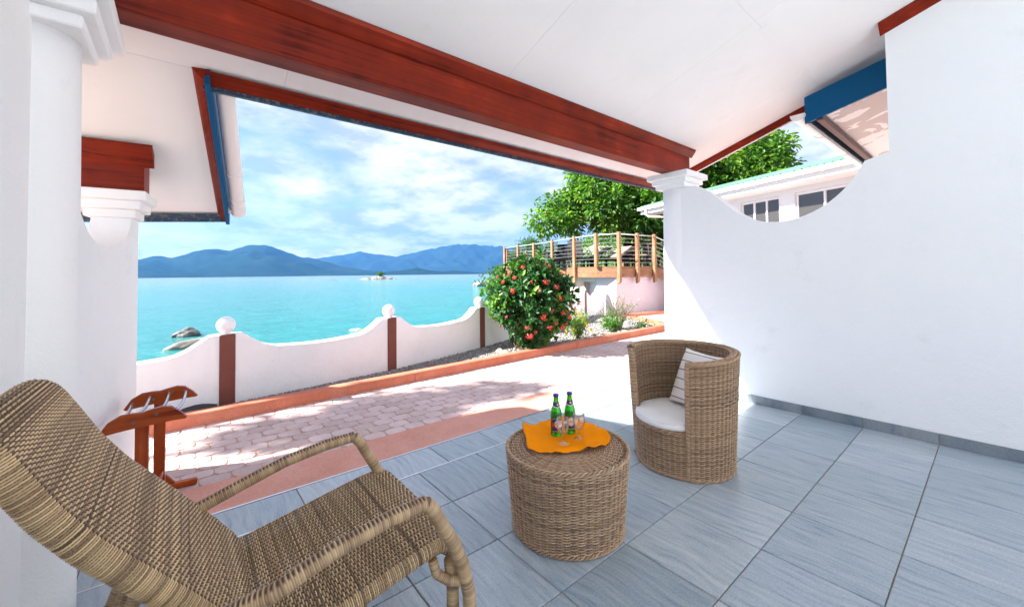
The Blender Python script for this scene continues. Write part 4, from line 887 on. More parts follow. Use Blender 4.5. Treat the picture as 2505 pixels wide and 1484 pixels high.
# ------------------------------------------------------------------ vegetation
def bez(a, b, c, n=8): 
    t = np.linspace(0, 1, n)[:, None]; return (1 - t) ** 2 * np.array(a) + 2 * t * (1 - t) * np.array(b) + t ** 2 * np.array(c)
def tree(name, base, fork, blobs, n_clusters, per, leaf, lab, tr=0.28, m_leaf=M_LEAF_TREE, spread=0.55, droop=0.35, group=None, seed=1):
    g = np.random.default_rng(seed); base = np.array(base, float); fork = np.array(fork, float)
    t = empty(name, tuple(base)); tag(t, lab, "tree", group)
    vol = np.array([b[1][0] * b[1][1] * b[1][2] for b in blobs]); pick = g.choice(len(blobs), n_clusters, p=vol / vol.sum())
    cl = []
    for k in pick:
        d = g.normal(size=3); d /= np.linalg.norm(d); rr = g.uniform(0.35, 1.0) ** 0.5
        cl.append(np.array(blobs[k][0]) + d * rr * np.array(blobs[k][1]))
    cl = np.array(cl)
    mb = MB(); trunk = bez(base, (base + fork) / 2 + np.array([0.15, -0.1, 0]), fork, 10) - base
    mb.tube(trunk, np.linspace(tr, tr * 0.75, 10), 12); mb.build("trunk", M_BARK, t, True)
    lm = MB(); mains = []
    for b in blobs:
        c = np.array(b[0]); mid = (fork + c) / 2 + g.normal(size=3) * 0.35 + np.array([0, 0, 0.3])
        pth = bez(fork, mid, c, 12); mains.append(pth); lm.tube(pth - base, np.linspace(tr * 0.6, tr * 0.18, 12), 8)
    allm = np.concatenate(mains)
    for c in cl:
        j = np.argmin(np.linalg.norm(allm - c, axis=1) + 0.6 * (np.arange(len(allm)) % 12 < 3)); s_ = allm[j]
        pth = bez(s_, (s_ + c) / 2 + g.normal(size=3) * 0.22 + np.array([0, 0, 0.12]), c, 6)
        lm.tube(pth - base, np.linspace(tr * 0.16, tr * 0.035, 6), 5, False)
    lm.build("limbs", M_BARK, t, True)
    n = n_clusters * per; ctr = np.repeat(cl, per, 0)
    d = g.normal(size=(n, 3)); d /= np.linalg.norm(d, axis=1, keepdims=True)
    pos = ctr + d * (g.random((n, 1)) ** 0.6) * spread * np.array([1, 1, 0.75])
    dirn = d + np.array([0, 0, -droop]) + g.normal(size=(n, 3)) * 0.3; nr = np.array([0, 0, 1.0]) + g.normal(size=(n, 3)) * 0.45
    tone = np.clip(np.repeat(g.uniform(0.15, 0.75, n_clusters), per) + g.normal(size=n) * 0.16, 0, 0.93); tone[g.random(n) < 0.012] = 1.0
    V, F, T = leaves(pos - base, dirn, nr, g.uniform(0.75, 1.2, n) * leaf[0], g.uniform(0.8, 1.2, n) * leaf[1], tone)
    raw("crown", V, F, m_leaf, t, False, T)
    return t
def bl(x, y, d, rx, ry=None, rz=None):
    c = at_d(x, y, d); return (tuple(c), (rx, ry or rx, rz or rx * 0.75))
# broad-leaved tree behind deck and building (crown shows left and right of the column)
tf = at_d(1640, 560, 18.0)
tree("broadleaf_tree", (tf[0] + 0.3, tf[1] + 0.2, 0.2), tuple(tf + np.array([0, 0, 0.3])),
     [bl(1390, 520, 17.5, 1.25, 1.25, 0.95), bl(1345, 545, 17.2, 0.8, 0.8, 0.45), bl(1480, 485, 17.5, 1.7, 1.6, 1.3), bl(1580, 470, 17.8, 1.9, 1.8, 1.5), bl(1530, 540, 17, 1.5, 1.4, 0.7), bl(1450, 440, 18, 1.2, 1.2, 0.6),
      bl(1650, 430, 18.5, 2.2, 2, 1.8), bl(1760, 430, 18.5, 2.3, 2, 1.6), bl(1840, 400, 18.5, 1.6, 1.5, 1.3), bl(1890, 372, 18.5, 0.8, 0.8, 0.9), bl(1800, 470, 18, 1.8, 1.8, 1.1), bl(1625, 520, 16.5, 1.2, 1.2, 1.2), bl(1740, 380, 19, 1.8, 1.6, 1.3)],
     560, 95, (0.215, 0.118), "spreading broad leaved tree towering over the timber deck", 0.34, spread=0.56, seed=4)
# shade tree standing left of the house by the sea wall (throws the dappled shade on the paving)
tree("shade_tree", (-7.2, 8.4, -0.6), (-7.0, 8.2, 2.9),
     [((-4.95, 6.82, 5.0), (0.5, 0.2, 0.3)), ((-3.9, 6.85, 5.0), (0.5, 0.28, 0.3)), ((-4.3, 6.5, 5.1), (0.4, 0.12, 0.2)), ((-8.2, 9.0, 5.6), (0.9, 0.7, 0.5)), ((-3.2, 6.65, 5.0), (0.3, 0.2, 0.2))], 105, 36, (0.24, 0.14), "broad leaved shade tree beside the sea wall, left of the house", 0.16, spread=0.26, seed=9)
# casuarina-like trees beyond the far deck corner
for k, (x, y, d, h) in enumerate([(1290, 618, 46, 1.9), (1262, 640, 44, 1.2), (1330, 612, 52, 2.2)]):
    c = at_d(x, y, d)
    tree("casuarina_tree", (c[0], c[1], -1.5), (c[0], c[1], c[2] - 1.2), [(tuple(c), (h * 0.8, h * 0.8, h)), (tuple(c + np.array([0.6, 0.3, -h * 0.8])), (h, h, h * 0.7))], 60, 40, (0.42, 0.10),
         ["feathery blue green tree beyond the far corner of the deck", "small feathery shore tree beside the far deck post", "wider feathery tree behind the deck's seaward table"][k], 0.12, M_LEAF_FAR, 0.6, 0.1, seed=20 + k)
# wooded hillside behind the deck: terrain with a closed canopy
hx = np.linspace(1215, 2300, 90); hd_ = np.linspace(34, 110, 34)
top_y = np.interp(hx, [1215, 1300, 1400, 1500, 1600, 1700, 2300], [668, 640, 610, 575, 545, 520, 480])
HV = np.zeros((len(hd_), len(hx), 3))
for i, x in enumerate(hx):
    for j, d in enumerate(hd_):
        t = (d - 34) / 76; hy = HORIZON_Y - ROLL * (x - PX); p = at_d(x, hy, d)
        z_end = 1.3 + (hy - top_y[i]) / FPX * 110
        HV[j, i] = (p[0], p[1], -3.6 + (z_end + 3.6) * t ** 0.6)
HV[..., 2] += 0.9 * fbm(HV[..., 0] * 0.25, HV[..., 1] * 0.25, 77, 4)
nx = len(hx); a = np.arange(len(hd_) - 1)[:, None] * nx + np.arange(nx - 1)[None]
tag(raw("hillside", HV.reshape(-1, 3), np.stack([a, a + 1, a + nx + 1, a + nx], -1).reshape(-1, 4), M_SOIL, None, True), kind="structure")
ncl = 1500; jj = RNG.integers(0, len(hd_), ncl); ii = RNG.integers(0, nx, ncl); cc = HV[jj, ii] + RNG.normal(size=(ncl, 3)) * np.array([0.8, 0.8, 0.2])
rad = RNG.uniform(0.8, 1.9, ncl); per = 34; n = ncl * per; d = rdir(n); d[:, 2] = np.abs(d[:, 2]) * 1.1
pos = np.repeat(cc, per, 0) + d * np.repeat(rad, per)[:, None] * (RNG.random((n, 1)) ** 0.35)
tone = np.clip(np.repeat(RNG.uniform(0.05, 0.95, ncl), per) + RNG.normal(size=n) * 0.12, 0, 1)
V, F, T = leaves(pos, rdir(n) + d * 0.6, d + RNG.normal(size=(n, 3)) * 0.4, RNG.uniform(0.4, 0.75, n), RNG.uniform(0.25, 0.45, n), tone)
tag(raw("wooded_hillside", V, F, M_LEAF_FAR, None, False, T), "dense green woodland covering the slope behind the deck", "woodland", kind="stuff")

# red flowering bush in the gravel bed
bb_ = np.array([4.46, 5.22, 0.0]); bush = empty("flowering_bush", tuple(bb_)); tag(bush, "big round glossy green bush covered in coral red flower heads", "bush")
bd = float((bb_ - CAM) @ FW); bc = at_d(1306, 742, bd); brad = np.array([0.70, 0.66, 0.76])
def shell(n, lo=0.72, zmin=-0.92):
    out = []
    while len(out) < n:
        d = RNG.normal(size=3); d /= np.linalg.norm(d)
        if d[2] < zmin: continue
        lump = 1 + 0.12 * math.sin(5 * d[0] + 3 * d[2]) + 0.11 * math.sin(7 * d[1] - 4 * d[2] + 1) + 0.05 * math.sin(13 * d[0] + 9 * d[2])
        k_ = 1 - 0.62 * max(0.0, -d[2] - 0.08); out.append((d * np.array([k_, k_, 1.0]), lump * RNG.uniform(lo, 1.0)))
    return np.array([o[0] for o in out]), np.array([o[1] for o in out])
sm = MB()
for k in range(70):
    d, r_ = shell(1, 0.55); tgt = bc + d[0] * r_[0] * brad - bb_; s0 = np.array([RNG.normal() * 0.05, RNG.normal() * 0.05, -0.03])
    mid = np.array([tgt[0] * 0.35, tgt[1] * 0.35, tgt[2] * 0.45]) + RNG.normal(size=3) * 0.06
    sm.tube(bez(s0, mid, tgt, 9), np.linspace(0.016 if k < 9 else 0.009, 0.003, 9), 5, False)
sm.build("stems", M_STEM, bush, True)
nsh = 900; d, r_ = shell(nsh, 0.55); per = 8
pc = np.repeat(bc + d * r_[:, None] * brad, per, 0); dd = np.repeat(d, per, 0); n = len(pc)
dirn = dd * 0.7 + rdir(n) * 0.95 + np.array([0, 0, 0.12]); nr = dd * 0.8 + np.array([0, 0, 0.7]) + rdir(n) * 0.35
young = np.repeat(RNG.random(nsh) < 0.16, per); tone = np.where(young, RNG.uniform(0.8, 1.0, n), RNG.uniform(0.05, 0.72, n))
Lf = RNG.uniform(0.08, 0.145, n); Wf = Lf * RNG.uniform(0.40, 0.52, n); pos = pc + rdir(n) * 0.02
near = np.argsort((pos - CAM) @ FW - 3.0 * (Lf > 0.09))
sel = near[:300]; rest_i = near[300:]
for i in sel:
    V, F, T = leaves(np.zeros((1, 3)), dirn[i:i + 1], nr[i:i + 1], Lf[i:i + 1], Wf[i:i + 1], tone[i:i + 1])
    raw("leaf", V, F, M_LEAF_BUSH, bush, False, T, tuple(pos[i] - bb_))
V, F, T = leaves(pos[rest_i] - bb_, dirn[rest_i], nr[rest_i], Lf[rest_i], Wf[rest_i], tone[rest_i]); tag(raw("foliage", V, F, M_LEAF_BUSH, bush, False, T), kind="stuff")
def petals(seed, nf=40, rad=0.052):
    g = np.random.default_rng(seed); C = []; D = []; Nm = []; L_ = []; T_ = []
    for k in range(nf):
        d = g.normal(size=3); d[2] = abs(d[2]) + 0.15; d /= np.linalg.norm(d); c = d * rad * np.array([1, 1, 0.8]) * g.uniform(0.45, 1.25); tn = g.random()
        for q in range(4):
            a = q * math.pi / 2 + g.uniform(0, 0.5); o = np.cross(d, [math.cos(a), math.sin(a), 0.3]); o /= np.linalg.norm(o) + 1e-9
            C.append(c); D.append(o + d * 0.25); Nm.append(d); L_.append(0.017); T_.append(tn)
    C, D, Nm, L_, T_ = map(np.array, (C, D, Nm, L_, T_)); return leaves(C, D, Nm, L_, L_ * 0.6, T_, 0.05)
fm = []
for s in range(4):
    V, F, T = petals(100 + s); fm.append((V, F, T))
fl_me = [None] * 4
FPX_ = [(1245, 672), (1260, 680), (1218, 678), (1330, 648), (1292, 640), (1345, 655), (1372, 668), (1385, 690), (1362, 702), (1300, 690), (1255, 712), (1316, 710), (1335, 690), (1372, 730), (1395, 745), (1388, 760), (1405, 755), (1412, 740), (1392, 775), (1375, 765), (1350, 760), (1228, 762), (1240, 775), (1225, 795), (1360, 790), (1375, 800), (1385, 790), (1345, 800), (1310, 812), (1297, 822), (1280, 655), (1232, 690), (1408, 770), (1330, 775), (1290, 800), (1270, 640), (1310, 645)]
for i, (x, y) in enumerate(FPX_):
    # put each head on the near side of the crown, where the sight line leaves the leaf shell
    o_ = CAM - bc; r_ = ray(x, y); A = np.sum((r_ / brad) ** 2); B = 2 * np.sum(o_ * r_ / brad ** 2); Cc = np.sum((o_ / brad) ** 2) - 1.0
    disc = B * B - 4 * A * Cc; t = (-B - math.sqrt(disc)) / (2 * A) if disc > 0 else -B / (2 * A)
    p = CAM + r_ * (t + 0.02); k = i % 4
    if fl_me[k] is None: o = raw("flower_head", fm[k][0], fm[k][1], M_FLOWER, bush, False, fm[k][2]); fl_me[k] = o.data
    else: o = bpy.data.objects.new("flower_head", fl_me[k]); col.objects.link(o); o.parent = bush
    o.location = tuple(p - bb_); dv = Vector((p - bc) / brad ** 2).normalized(); o.rotation_euler = dv.to_track_quat('Z', 'Y').to_euler(); s = RNG.uniform(0.35, 1.0); o.scale = (s * RNG.uniform(0.8, 1.3), s * RNG.uniform(0.8, 1.3), s)

def shrub(name, base, label, px_box, n_stem, n_leaf, leaf, m_leaf, m_stem, stem_r, seed, zlo=0.25, flower=None, kind_leaf="foliage"):
    g = np.random.default_rng(seed); base = np.array(base); t = empty(name, tuple(base)); tag(t, label, "shrub")
    d = float((base - CAM) @ FW); x0, y0, x1, y1 = px_box; c = at_d((x0 + x1) / 2, (y0 + y1) / 2, d); rx = (x1 - x0) / 2 / FPX * d; rz_ = (y1 - y0) / 2 / FPX * d
    mb = MB(); tips = []
    for k in range(n_stem):
        q = g.normal(size=3); q /= np.linalg.norm(q); q[2] = abs(q[2]) * 1.2 - 0.35; tgt = c + q * np.array([rx, rx * 0.8, rz_]) * g.uniform(0.6, 1.05) - base
        pth = bez((g.normal() * 0.03, g.normal() * 0.03, -0.04), (tgt[0] * 0.4, tgt[1] * 0.4, max(0.05, tgt[2] * 0.55)), tgt, 8) + g.normal(size=(8, 3)) * 0.008
        mb.tube(pth, np.linspace(stem_r, stem_r * 0.25, 8), 4, False); tips.append(pth)
        for _ in range(2):
            s_ = pth[g.integers(3, 7)]; e_ = s_ + (pth[-1] - pth[3]) * g.uniform(0.3, 0.7) + g.normal(size=3) * rx * 0.22; mb.tube(bez(s_, (s_ + e_) / 2 + g.normal(size=3) * 0.02, e_, 4), np.linspace(stem_r * 0.5, stem_r * 0.2, 4), 3, False); tips.append(np.array([s_, e_, e_]))
    mb.build("stems", m_stem, t)
    allp = np.concatenate(tips); allp = allp[allp[:, 2] > zlo * 0.3]; ctr = allp[g.integers(0, len(allp), n_leaf)] + g.normal(size=(n_leaf, 3)) * 0.03
    dd = g.normal(size=(n_leaf, 3)); nr = np.array([0, 0, 1.0]) + g.normal(size=(n_leaf, 3)) * 0.5
    V, F, T = leaves(ctr, dd, nr, g.uniform(0.7, 1.3, n_leaf) * leaf[0], g.uniform(0.7, 1.3, n_leaf) * leaf[1], g.random(n_leaf)); raw(kind_leaf, V, F, m_leaf, t, False, T)
    if flower:
        for (x, y) in flower:
            p = at_d(x, y, d - rx * 0.5) - base; C = np.repeat(p[None], 6, 0); a = np.arange(6) * math.pi / 3
            fw_ = np.array(-FW); D = np.stack([np.cos(a), np.sin(a) * 0.4, np.sin(a)], -1) + fw_ * 0.2
            V, F, T = leaves(np.zeros((6, 3)), D, np.repeat(fw_[None], 6, 0), np.full(6, 0.042), np.full(6, 0.036), np.ones(6), 0.1); raw("flower", V, F, M_YELLOW, t, False, T, tuple(p))
    return t
sb = at_z(1412, 828, 0.0)
shrub("yellow_shrub", (sb[0], sb[1], 0), "low pale green shrub with yellow trumpet flowers beside the red bush", (1368, 752, 1456, 824), 26, 800, (0.055, 0.024), M_LEAF_PALE, M_STEM, 0.006, 31, flower=[(1390, 790), (1402, 808), (1416, 768), (1408, 757), (1434, 792), (1384, 814), (1446, 806), (1424, 778)])
sb = at_z(1512, 806, 0.0)
shrub("twiggy_shrub", (sb[0], sb[1], 0), "half bare twiggy grey shrub with sparse feathery leaves in the gravel", (1455, 708, 1560, 800), 60, 520, (0.05, 0.018), M_LEAF_FERN, M_GREYSTEM, 0.007, 32)
sb = at_z(1500, 812, 0.0)
shrub("fern_clump", (sb[0], sb[1], 0), "low green feathery clump at the foot of the twiggy shrub", (1465, 775, 1525, 806), 16, 700, (0.06, 0.02), M_LEAF_FERN, M_STEM, 0.004, 33)
sb = at_z(1565, 806, 0.0)
shrub("seedling_row", (sb[0], sb[1], 0), "row of small dark seedlings near the kerb's landward end", (1535, 785, 1605, 804), 14, 260, (0.05, 0.022), M_LEAF_BUSH, M_STEM, 0.004, 34)
for k, (x, y) in enumerate([(1460, 815), (1472, 818), (1486, 815), (1500, 817), (1515, 813), (1530, 812), (1448, 818), (1222, 858), (1236, 862), (1544, 808)]):
    p = at_z(x, y, 0.02); rock("garden_stone", (p[0], p[1], 0.015), (0.075 + 0.02 * (k % 3), 0.06, 0.06), 70 + k, "fist sized pale stone edging the planting in the gravel bed" if k not in (7, 8) else ["", "blue grey cobble lying by the foot of the red flowering bush", "pale round cobble lying by the foot of the red flowering bush"][k - 6], "stones in the gravel bed" if k not in (7, 8) else None, M_GRANITE, k)

# ------------------------------------------------------------------ woven furniture
def tones(n, g, base, var=0.16):
    t = base + g.normal() * 0.07 + var * np.sin(np.linspace(0, g.uniform(6, 20), n) + g.uniform(0, 6)); return np.clip(t, 0, 1)
def rowtone(i, g): return (0.80, 0.74, 0.52, 0.48)[i % 4] + g.normal() * 0.08
def ring_weave(st, cx, cy, rfun, zs, M, a0, a1, amp, r, g, closed, pts_per=6, inward=False, ztop=None):
    """rows of cane wound round upright stakes; rfun(z) radius, angles in radians"""
    ns = int(M * pts_per); th = np.linspace(a0, a1, ns, endpoint=not closed)
    for i, z in enumerate(zs):
        ph = (th - a0) / (a1 - a0) * M * math.pi + math.pi * i
        zz_ = z if ztop is None else z * (ztop(th))
        rad = rfun(z) + amp * np.cos(ph)
        p = np.stack([cx + rad * np.cos(th), cy + rad * np.sin(th), np.broadcast_to(zz_, th.shape) + 0.0006 * np.sin(ph * 0.37 + i)], -1)
        nr = np.stack([np.cos(th), np.sin(th), 0 * th], -1)
        st.add(p, nr, r, tones(ns, g, rowtone(i, g)), 5, closed)
def stakes(st, cx, cy, rfun, z0, z1, M, a0, a1, r, g, closed, ztop=None):
    for k in range(M if closed else M + 1):
        th = a0 + (a1 - a0) * (k + 0.5 if False else k) / M; zt = z1 if ztop is None else z1 * float(ztop(np.array([th]))[0])
        zz_ = np.linspace(z0, zt, 6); rad = np.array([rfun(z) for z in zz_]); p = np.stack([cx + rad * math.cos(th), cy + rad * math.sin(th), zz_], -1)
        st.add(p, np.repeat(np.array([[math.cos(th), math.sin(th), 0]]), 6, 0), r, 0.18, 4)
def braid(st, path, nrm, up, n_cyc, rad, r, g, closed, strands=3):
    n = len(path); s = np.arange(n) / (n if closed else n - 1)
    for k in range(strands):
        ph = 2 * math.pi * (n_cyc * s + k / strands)
        p = path + nrm * (rad * np.cos(ph))[:, None] + up * (rad * np.sin(ph))[:, None]
        st.add(p, nrm, r, tones(n, g, 0.62), 5, closed)

# --- round pouf table
PC = (1.559, 1.464); PH = 0.405
g = np.random.default_rng(5)
pouf = empty("wicker_pouf", (0, 0, 0)); tag(pouf, "round woven wicker pouf table with an orange cloth on top", "table")
rp_ = lambda z: 0.279 + (0.312 - 0.279) * min(1, z / PH)
st = Strands(); ring_weave(st, *PC, rp_, np.arange(0.022, 0.392, 0.0064), 52, 0, 2 * math.pi, 0.0056, 0.0030, g, True); stakes(st, *PC, rp_, 0.005, 0.395, 52, 0, 2 * math.pi, 0.0042, g, True); st.build("side_weave", M_WICK, pouf, "stuff")
st = Strands(); ns = 52 * 6; th = np.linspace(0, 2 * math.pi, ns, endpoint=False)
for i, rr in enumerate(np.arange(0.03, 0.302, 0.0062)):
    ph = th * 26 + math.pi * i; zt = PH - 0.004 - 0.010 * max(0, (rr - 0.24) / 0.06) ** 2
    p = np.stack([PC[0] + rr * np.cos(th), PC[1] + rr * np.sin(th), zt + 0.0038 * np.cos(ph)], -1); st.add(p, np.repeat(np.array([[0, 0, 1.0]]), ns, 0), 0.0027, tones(ns, g, rowtone(i, g) + 0.08), 5, True)
for k in range(52):
    a = k * 2 * math.pi / 52; rr = np.linspace(0.02, 0.308, 5); st.add(np.stack([PC[0] + rr * math.cos(a), PC[1] + rr * math.sin(a), np.full(5, PH - 0.006)], -1), np.repeat(np.array([[0, 0, 1.0]]), 5, 0), 0.004, 0.2, 4)
st.build("top_weave", M_WICK, pouf, "stuff")
th = np.linspace(0, 2 * math.pi, 360, endpoint=False); nr = np.stack([np.cos(th), np.sin(th), 0 * th], -1); upv = np.repeat(np.array([[0, 0, 1.0]]), 360, 0)
st = Strands(); braid(st, np.stack([PC[0] + 0.310 * np.cos(th), PC[1] + 0.310 * np.sin(th), np.full(360, 0.396)], -1), nr, upv, 26, 0.0075, 0.0046, g, True); st.build("rim_braid", M_WICK, pouf)
st = Strands(); braid(st, np.stack([PC[0] + 0.281 * np.cos(th), PC[1] + 0.281 * np.sin(th), np.full(360, 0.013)], -1), nr, upv, 26, 0.007, 0.0046, g, True); st.build("base_braid", M_WICK, pouf)
raw("inner_drum", *(lambda m: (m.v, m.f))(MB().lathe([(0.262, 0.004), (0.292, 0.385), (0.0001, 0.386)], 40)), M_WICK_DARK, pouf)

# --- round tub chair
CC = (2.678, 1.42); g = np.random.default_rng(6)
chair = empty("wicker_tub_chair", (0, 0, 0)); tag(chair, "round woven wicker tub chair with a tall wraparound back", "chair")
A0, A1 = R(-145), R(118)
ro = lambda z: 0.312 + (0.352 - 0.312) * min(1, z / 0.76)
ri = lambda z: ro(z) - 0.042
ztop = lambda th: 1.0 - 0.045 * np.clip((R(-60) - th) / R(85), 0, 1)
st = Strands(); Mo = 44
ring_weave(st, *CC, ro, np.arange(0.018, 0.748, 0.0065), Mo, A0, A1, 0.0056, 0.0030, g, False, 6, ztop=ztop); stakes(st, *CC, ro, 0.005, 0.75, Mo, A0, A1, 0.0042, g, False, ztop)
st.build("outer_weave", M_WICK, chair, "stuff")
st = Strands(); ring_weave(st, *CC, ri, np.arange(0.30, 0.748, 0.0065), 38, A0, A1, 0.0056, 0.0030, g, False, 6, ztop=ztop); stakes(st, *CC, ri, 0.28, 0.75, 38, A0, A1, 0.0042, g, False, ztop); st.build("inner_weave", M_WICK, chair, "stuff")
core = []; cfc = []; ang_ = np.linspace(A0, A1, 60)
for a in ang_:
    zt_ = 0.745 * float(ztop(np.array([a]))[0])
    for z in (0.02, zt_): rr = (ro(z) + ri(z)) / 2; core.append((CC[0] + rr * math.cos(a), CC[1] + rr * math.sin(a), z))
for k in range(59): cfc.append((2 * k, 2 * k + 2, 2 * k + 3, 2 * k + 1))
raw("core_panel", core, cfc, mat("brown_cane_core", (0.17, 0.11, 0.075), 0.8), chair, True)
# rounded ends and top rim
st = Strands()
for ang, sg in ((A0, -1), (A1, 1)):
    for i, z in enumerate(np.arange(0.018, 0.755, 0.0060)):
        z2 = z * float(ztop(np.array([ang]))[0]); t = np.linspace(-math.pi / 2, math.pi / 2, 9); rm = (ro(z) + ri(z)) / 2; er = np.array([math.cos(ang), math.sin(ang), 0]); et = np.array([-math.sin(ang), math.cos(ang), 0]) * sg
        p = np.array([CC[0], CC[1], z2]) + er * (rm + 0.023 * np.sin(t))[:, None] + et * (0.022 * np.cos(t))[:, None]
        st.add(p, er * np.sin(t)[:, None] + et * np.cos(t)[:, None], 0.0032, tones(9, g, rowtone(i, g)), 5)
st.build("end_weave", M_WICK, chair, "stuff")
st = Strands(); n = 420; th = np.linspace(A0 - 0.05, A1 + 0.05, n); zt = 0.757 * ztop(th)
er = np.stack([np.cos(th), np.sin(th), 0 * th], -1); uv = np.repeat(np.array([[0, 0, 1.0]]), n, 0)
for k, off in enumerate((-0.040, -0.020, 0.0)):
    rr = 0.352 + off; braid(st, np.stack([CC[0] + rr * np.cos(th), CC[1] + rr * np.sin(th), zt + (0.008 if k == 1 else 0.0)], -1), er, uv, 34, 0.0075, 0.0046, g, False)
st.build("rim_braid", M_WICK, chair)
# seat drum across the open front
rd = lambda z: 0.296 + 0.012 * min(1, z / 0.28)
B0, B1 = A1 - 0.12, A0 + 2 * math.pi + 0.12
st = Strands(); ring_weave(st, *CC, rd, np.arange(0.018, 0.285, 0.0064), 17, B0, B1, 0.0056, 0.0030, g, False, 7); stakes(st, *CC, rd, 0.005, 0.285, 17, B0, B1, 0.0042, g, False)
thb = np.linspace(B0, B1, 160); nr = np.stack([np.cos(thb), np.sin(thb), 0 * thb], -1); uv = np.repeat(np.array([[0, 0, 1.0]]), 160, 0)
braid(st, np.stack([CC[0] + 0.308 * np.cos(thb), CC[1] + 0.308 * np.sin(thb), np.full(160, 0.288)], -1), nr, uv, 12, 0.007, 0.0045, g, False); braid(st, np.stack([CC[0] + 0.297 * np.cos(thb), CC[1] + 0.297 * np.sin(thb), np.full(160, 0.012)], -1), nr, uv, 12, 0.007, 0.0045, g, False)
st.build("seat_weave", M_WICK, chair, "stuff")
tha = np.linspace(A0, A1, 300); st = Strands(); braid(st, np.stack([CC[0] + 0.314 * np.cos(tha), CC[1] + 0.314 * np.sin(tha), np.full(300, 0.012)], -1), np.stack([np.cos(tha), np.sin(tha), 0 * tha], -1), np.repeat(np.array([[0, 0, 1.0]]), 300, 0), 24, 0.007, 0.0045, g, False); st.build("base_braid", M_WICK, chair)
raw("seat_board", *(lambda m: (m.v, m.f))(MB().lathe([(0.278, 0.006), (0.285, 0.286), (0.0001, 0.287)], 40, (CC[0], CC[1], 0))), M_WICK_DARK, chair)
# seat cushion: round pad, a little proud of the drum at the front
cu = MB(); cpr = [(0.001, 0.291), (0.20, 0.291), (0.268, 0.293), (0.286, 0.300), (0.293, 0.312), (0.293, 0.326), (0.287, 0.338), (0.268, 0.346), (0.2, 0.352), (0.1, 0.355), (0.001, 0.356)]
cu.lathe(cpr, 56); vv = []
for x, y, z in cu.v:
    a = math.atan2(y, x); fr = max(0.0, math.cos(a - R(166))); k = 1 + 0.11 * fr ** 2 - 0.055 * (1 - fr); rr = math.hypot(x, y)
    zz_ = z + (0.004 * math.sin(9 * a + 20 * rr) + 0.003 * math.sin(23 * x + 31 * y)) * (z > 0.32); vv.append((CC[0] + x * k, CC[1] + y * k, zz_))
cu.v = vv; cush = cu.build("seat_cushion", M_FABRIC, None, True); tag(cush, "round white seat cushion lying in the wicker tub chair", "cushion")
pp = []
for a in np.linspace(0, 2 * math.pi, 80, endpoint=False):
    fr = max(0.0, math.cos(a - R(166))); k = 1 + 0.11 * fr ** 2 - 0.055 * (1 - fr); pp.append((CC[0] + 0.286 * k * math.cos(a), CC[1] + 0.286 * k * math.sin(a), 0.3395))
pp.append(pp[0]); MB().tube(pp, 0.0042, 6, False).build("piping", M_FABRIC, cush, True)
# striped scatter pillow
def pillow(w_, h_, th_, n=22):
    V = []; UVs = []; F = []
    for sd_ in (1, -1):
        for j in range(n + 1):
            for i in range(n + 1):
                u_, v_ = i / n * 2 - 1, j / n * 2 - 1
                pinch = 1 - 0.07 * (abs(v_) ** 2 * 0 + (1 - abs(u_) ** 2) * (abs(v_) ** 6)) ; pinch2 = 1 - 0.07 * (1 - abs(v_) ** 2) * (abs(u_) ** 6)
                zz_ = th_ * ((1 - u_ ** 2) * (1 - v_ ** 2)) ** 0.42 + 0.004 * math.sin(7 * u_ + 3 * v_)
                V.append((u_ * w_ / 2 * pinch2, v_ * h_ / 2 * pinch, sd_ * zz_ * 0.5)); UVs.append((i / n, j / n))
        o = (0 if sd_ == 1 else (n + 1) ** 2)
        for j in range(n):
            for i in range(n):
                a = o + j * (n + 1) + i; q = (a, a + 1, a + n + 2, a + n + 1); F.append(q if sd_ == 1 else q[::-1])
    return V, F, UVs
V, F, UVs = pillow(0.40, 0.40, 0.13); pil = raw("striped_pillow", V, F, M_PILLOW, None, True)
uvl = pil.data.uv_layers.new(name="UVMap")
for lp_ in pil.data.loops: uvl.data[lp_.index].uv = UVs[lp_.vertex_index]
tag(pil, "off white scatter pillow with thin navy stripes leaning in the tub chair", "pillow")
xw = Vector((-0.30, -0.95, -0.02)).normalized(); zn = Vector((-0.86, 0.27, 0.42)); zn = (zn - xw * zn.dot(xw)).normalized(); yw_ = zn.cross(xw)
pm = Matrix.Identity(4)
for i in range(3): pm[i][0] = xw[i]; pm[i][1] = yw_[i]; pm[i][2] = zn[i]
PIL_C = Vector((2.765, 1.335, 0.545)); pm.translation = PIL_C; pil.matrix_world = pm

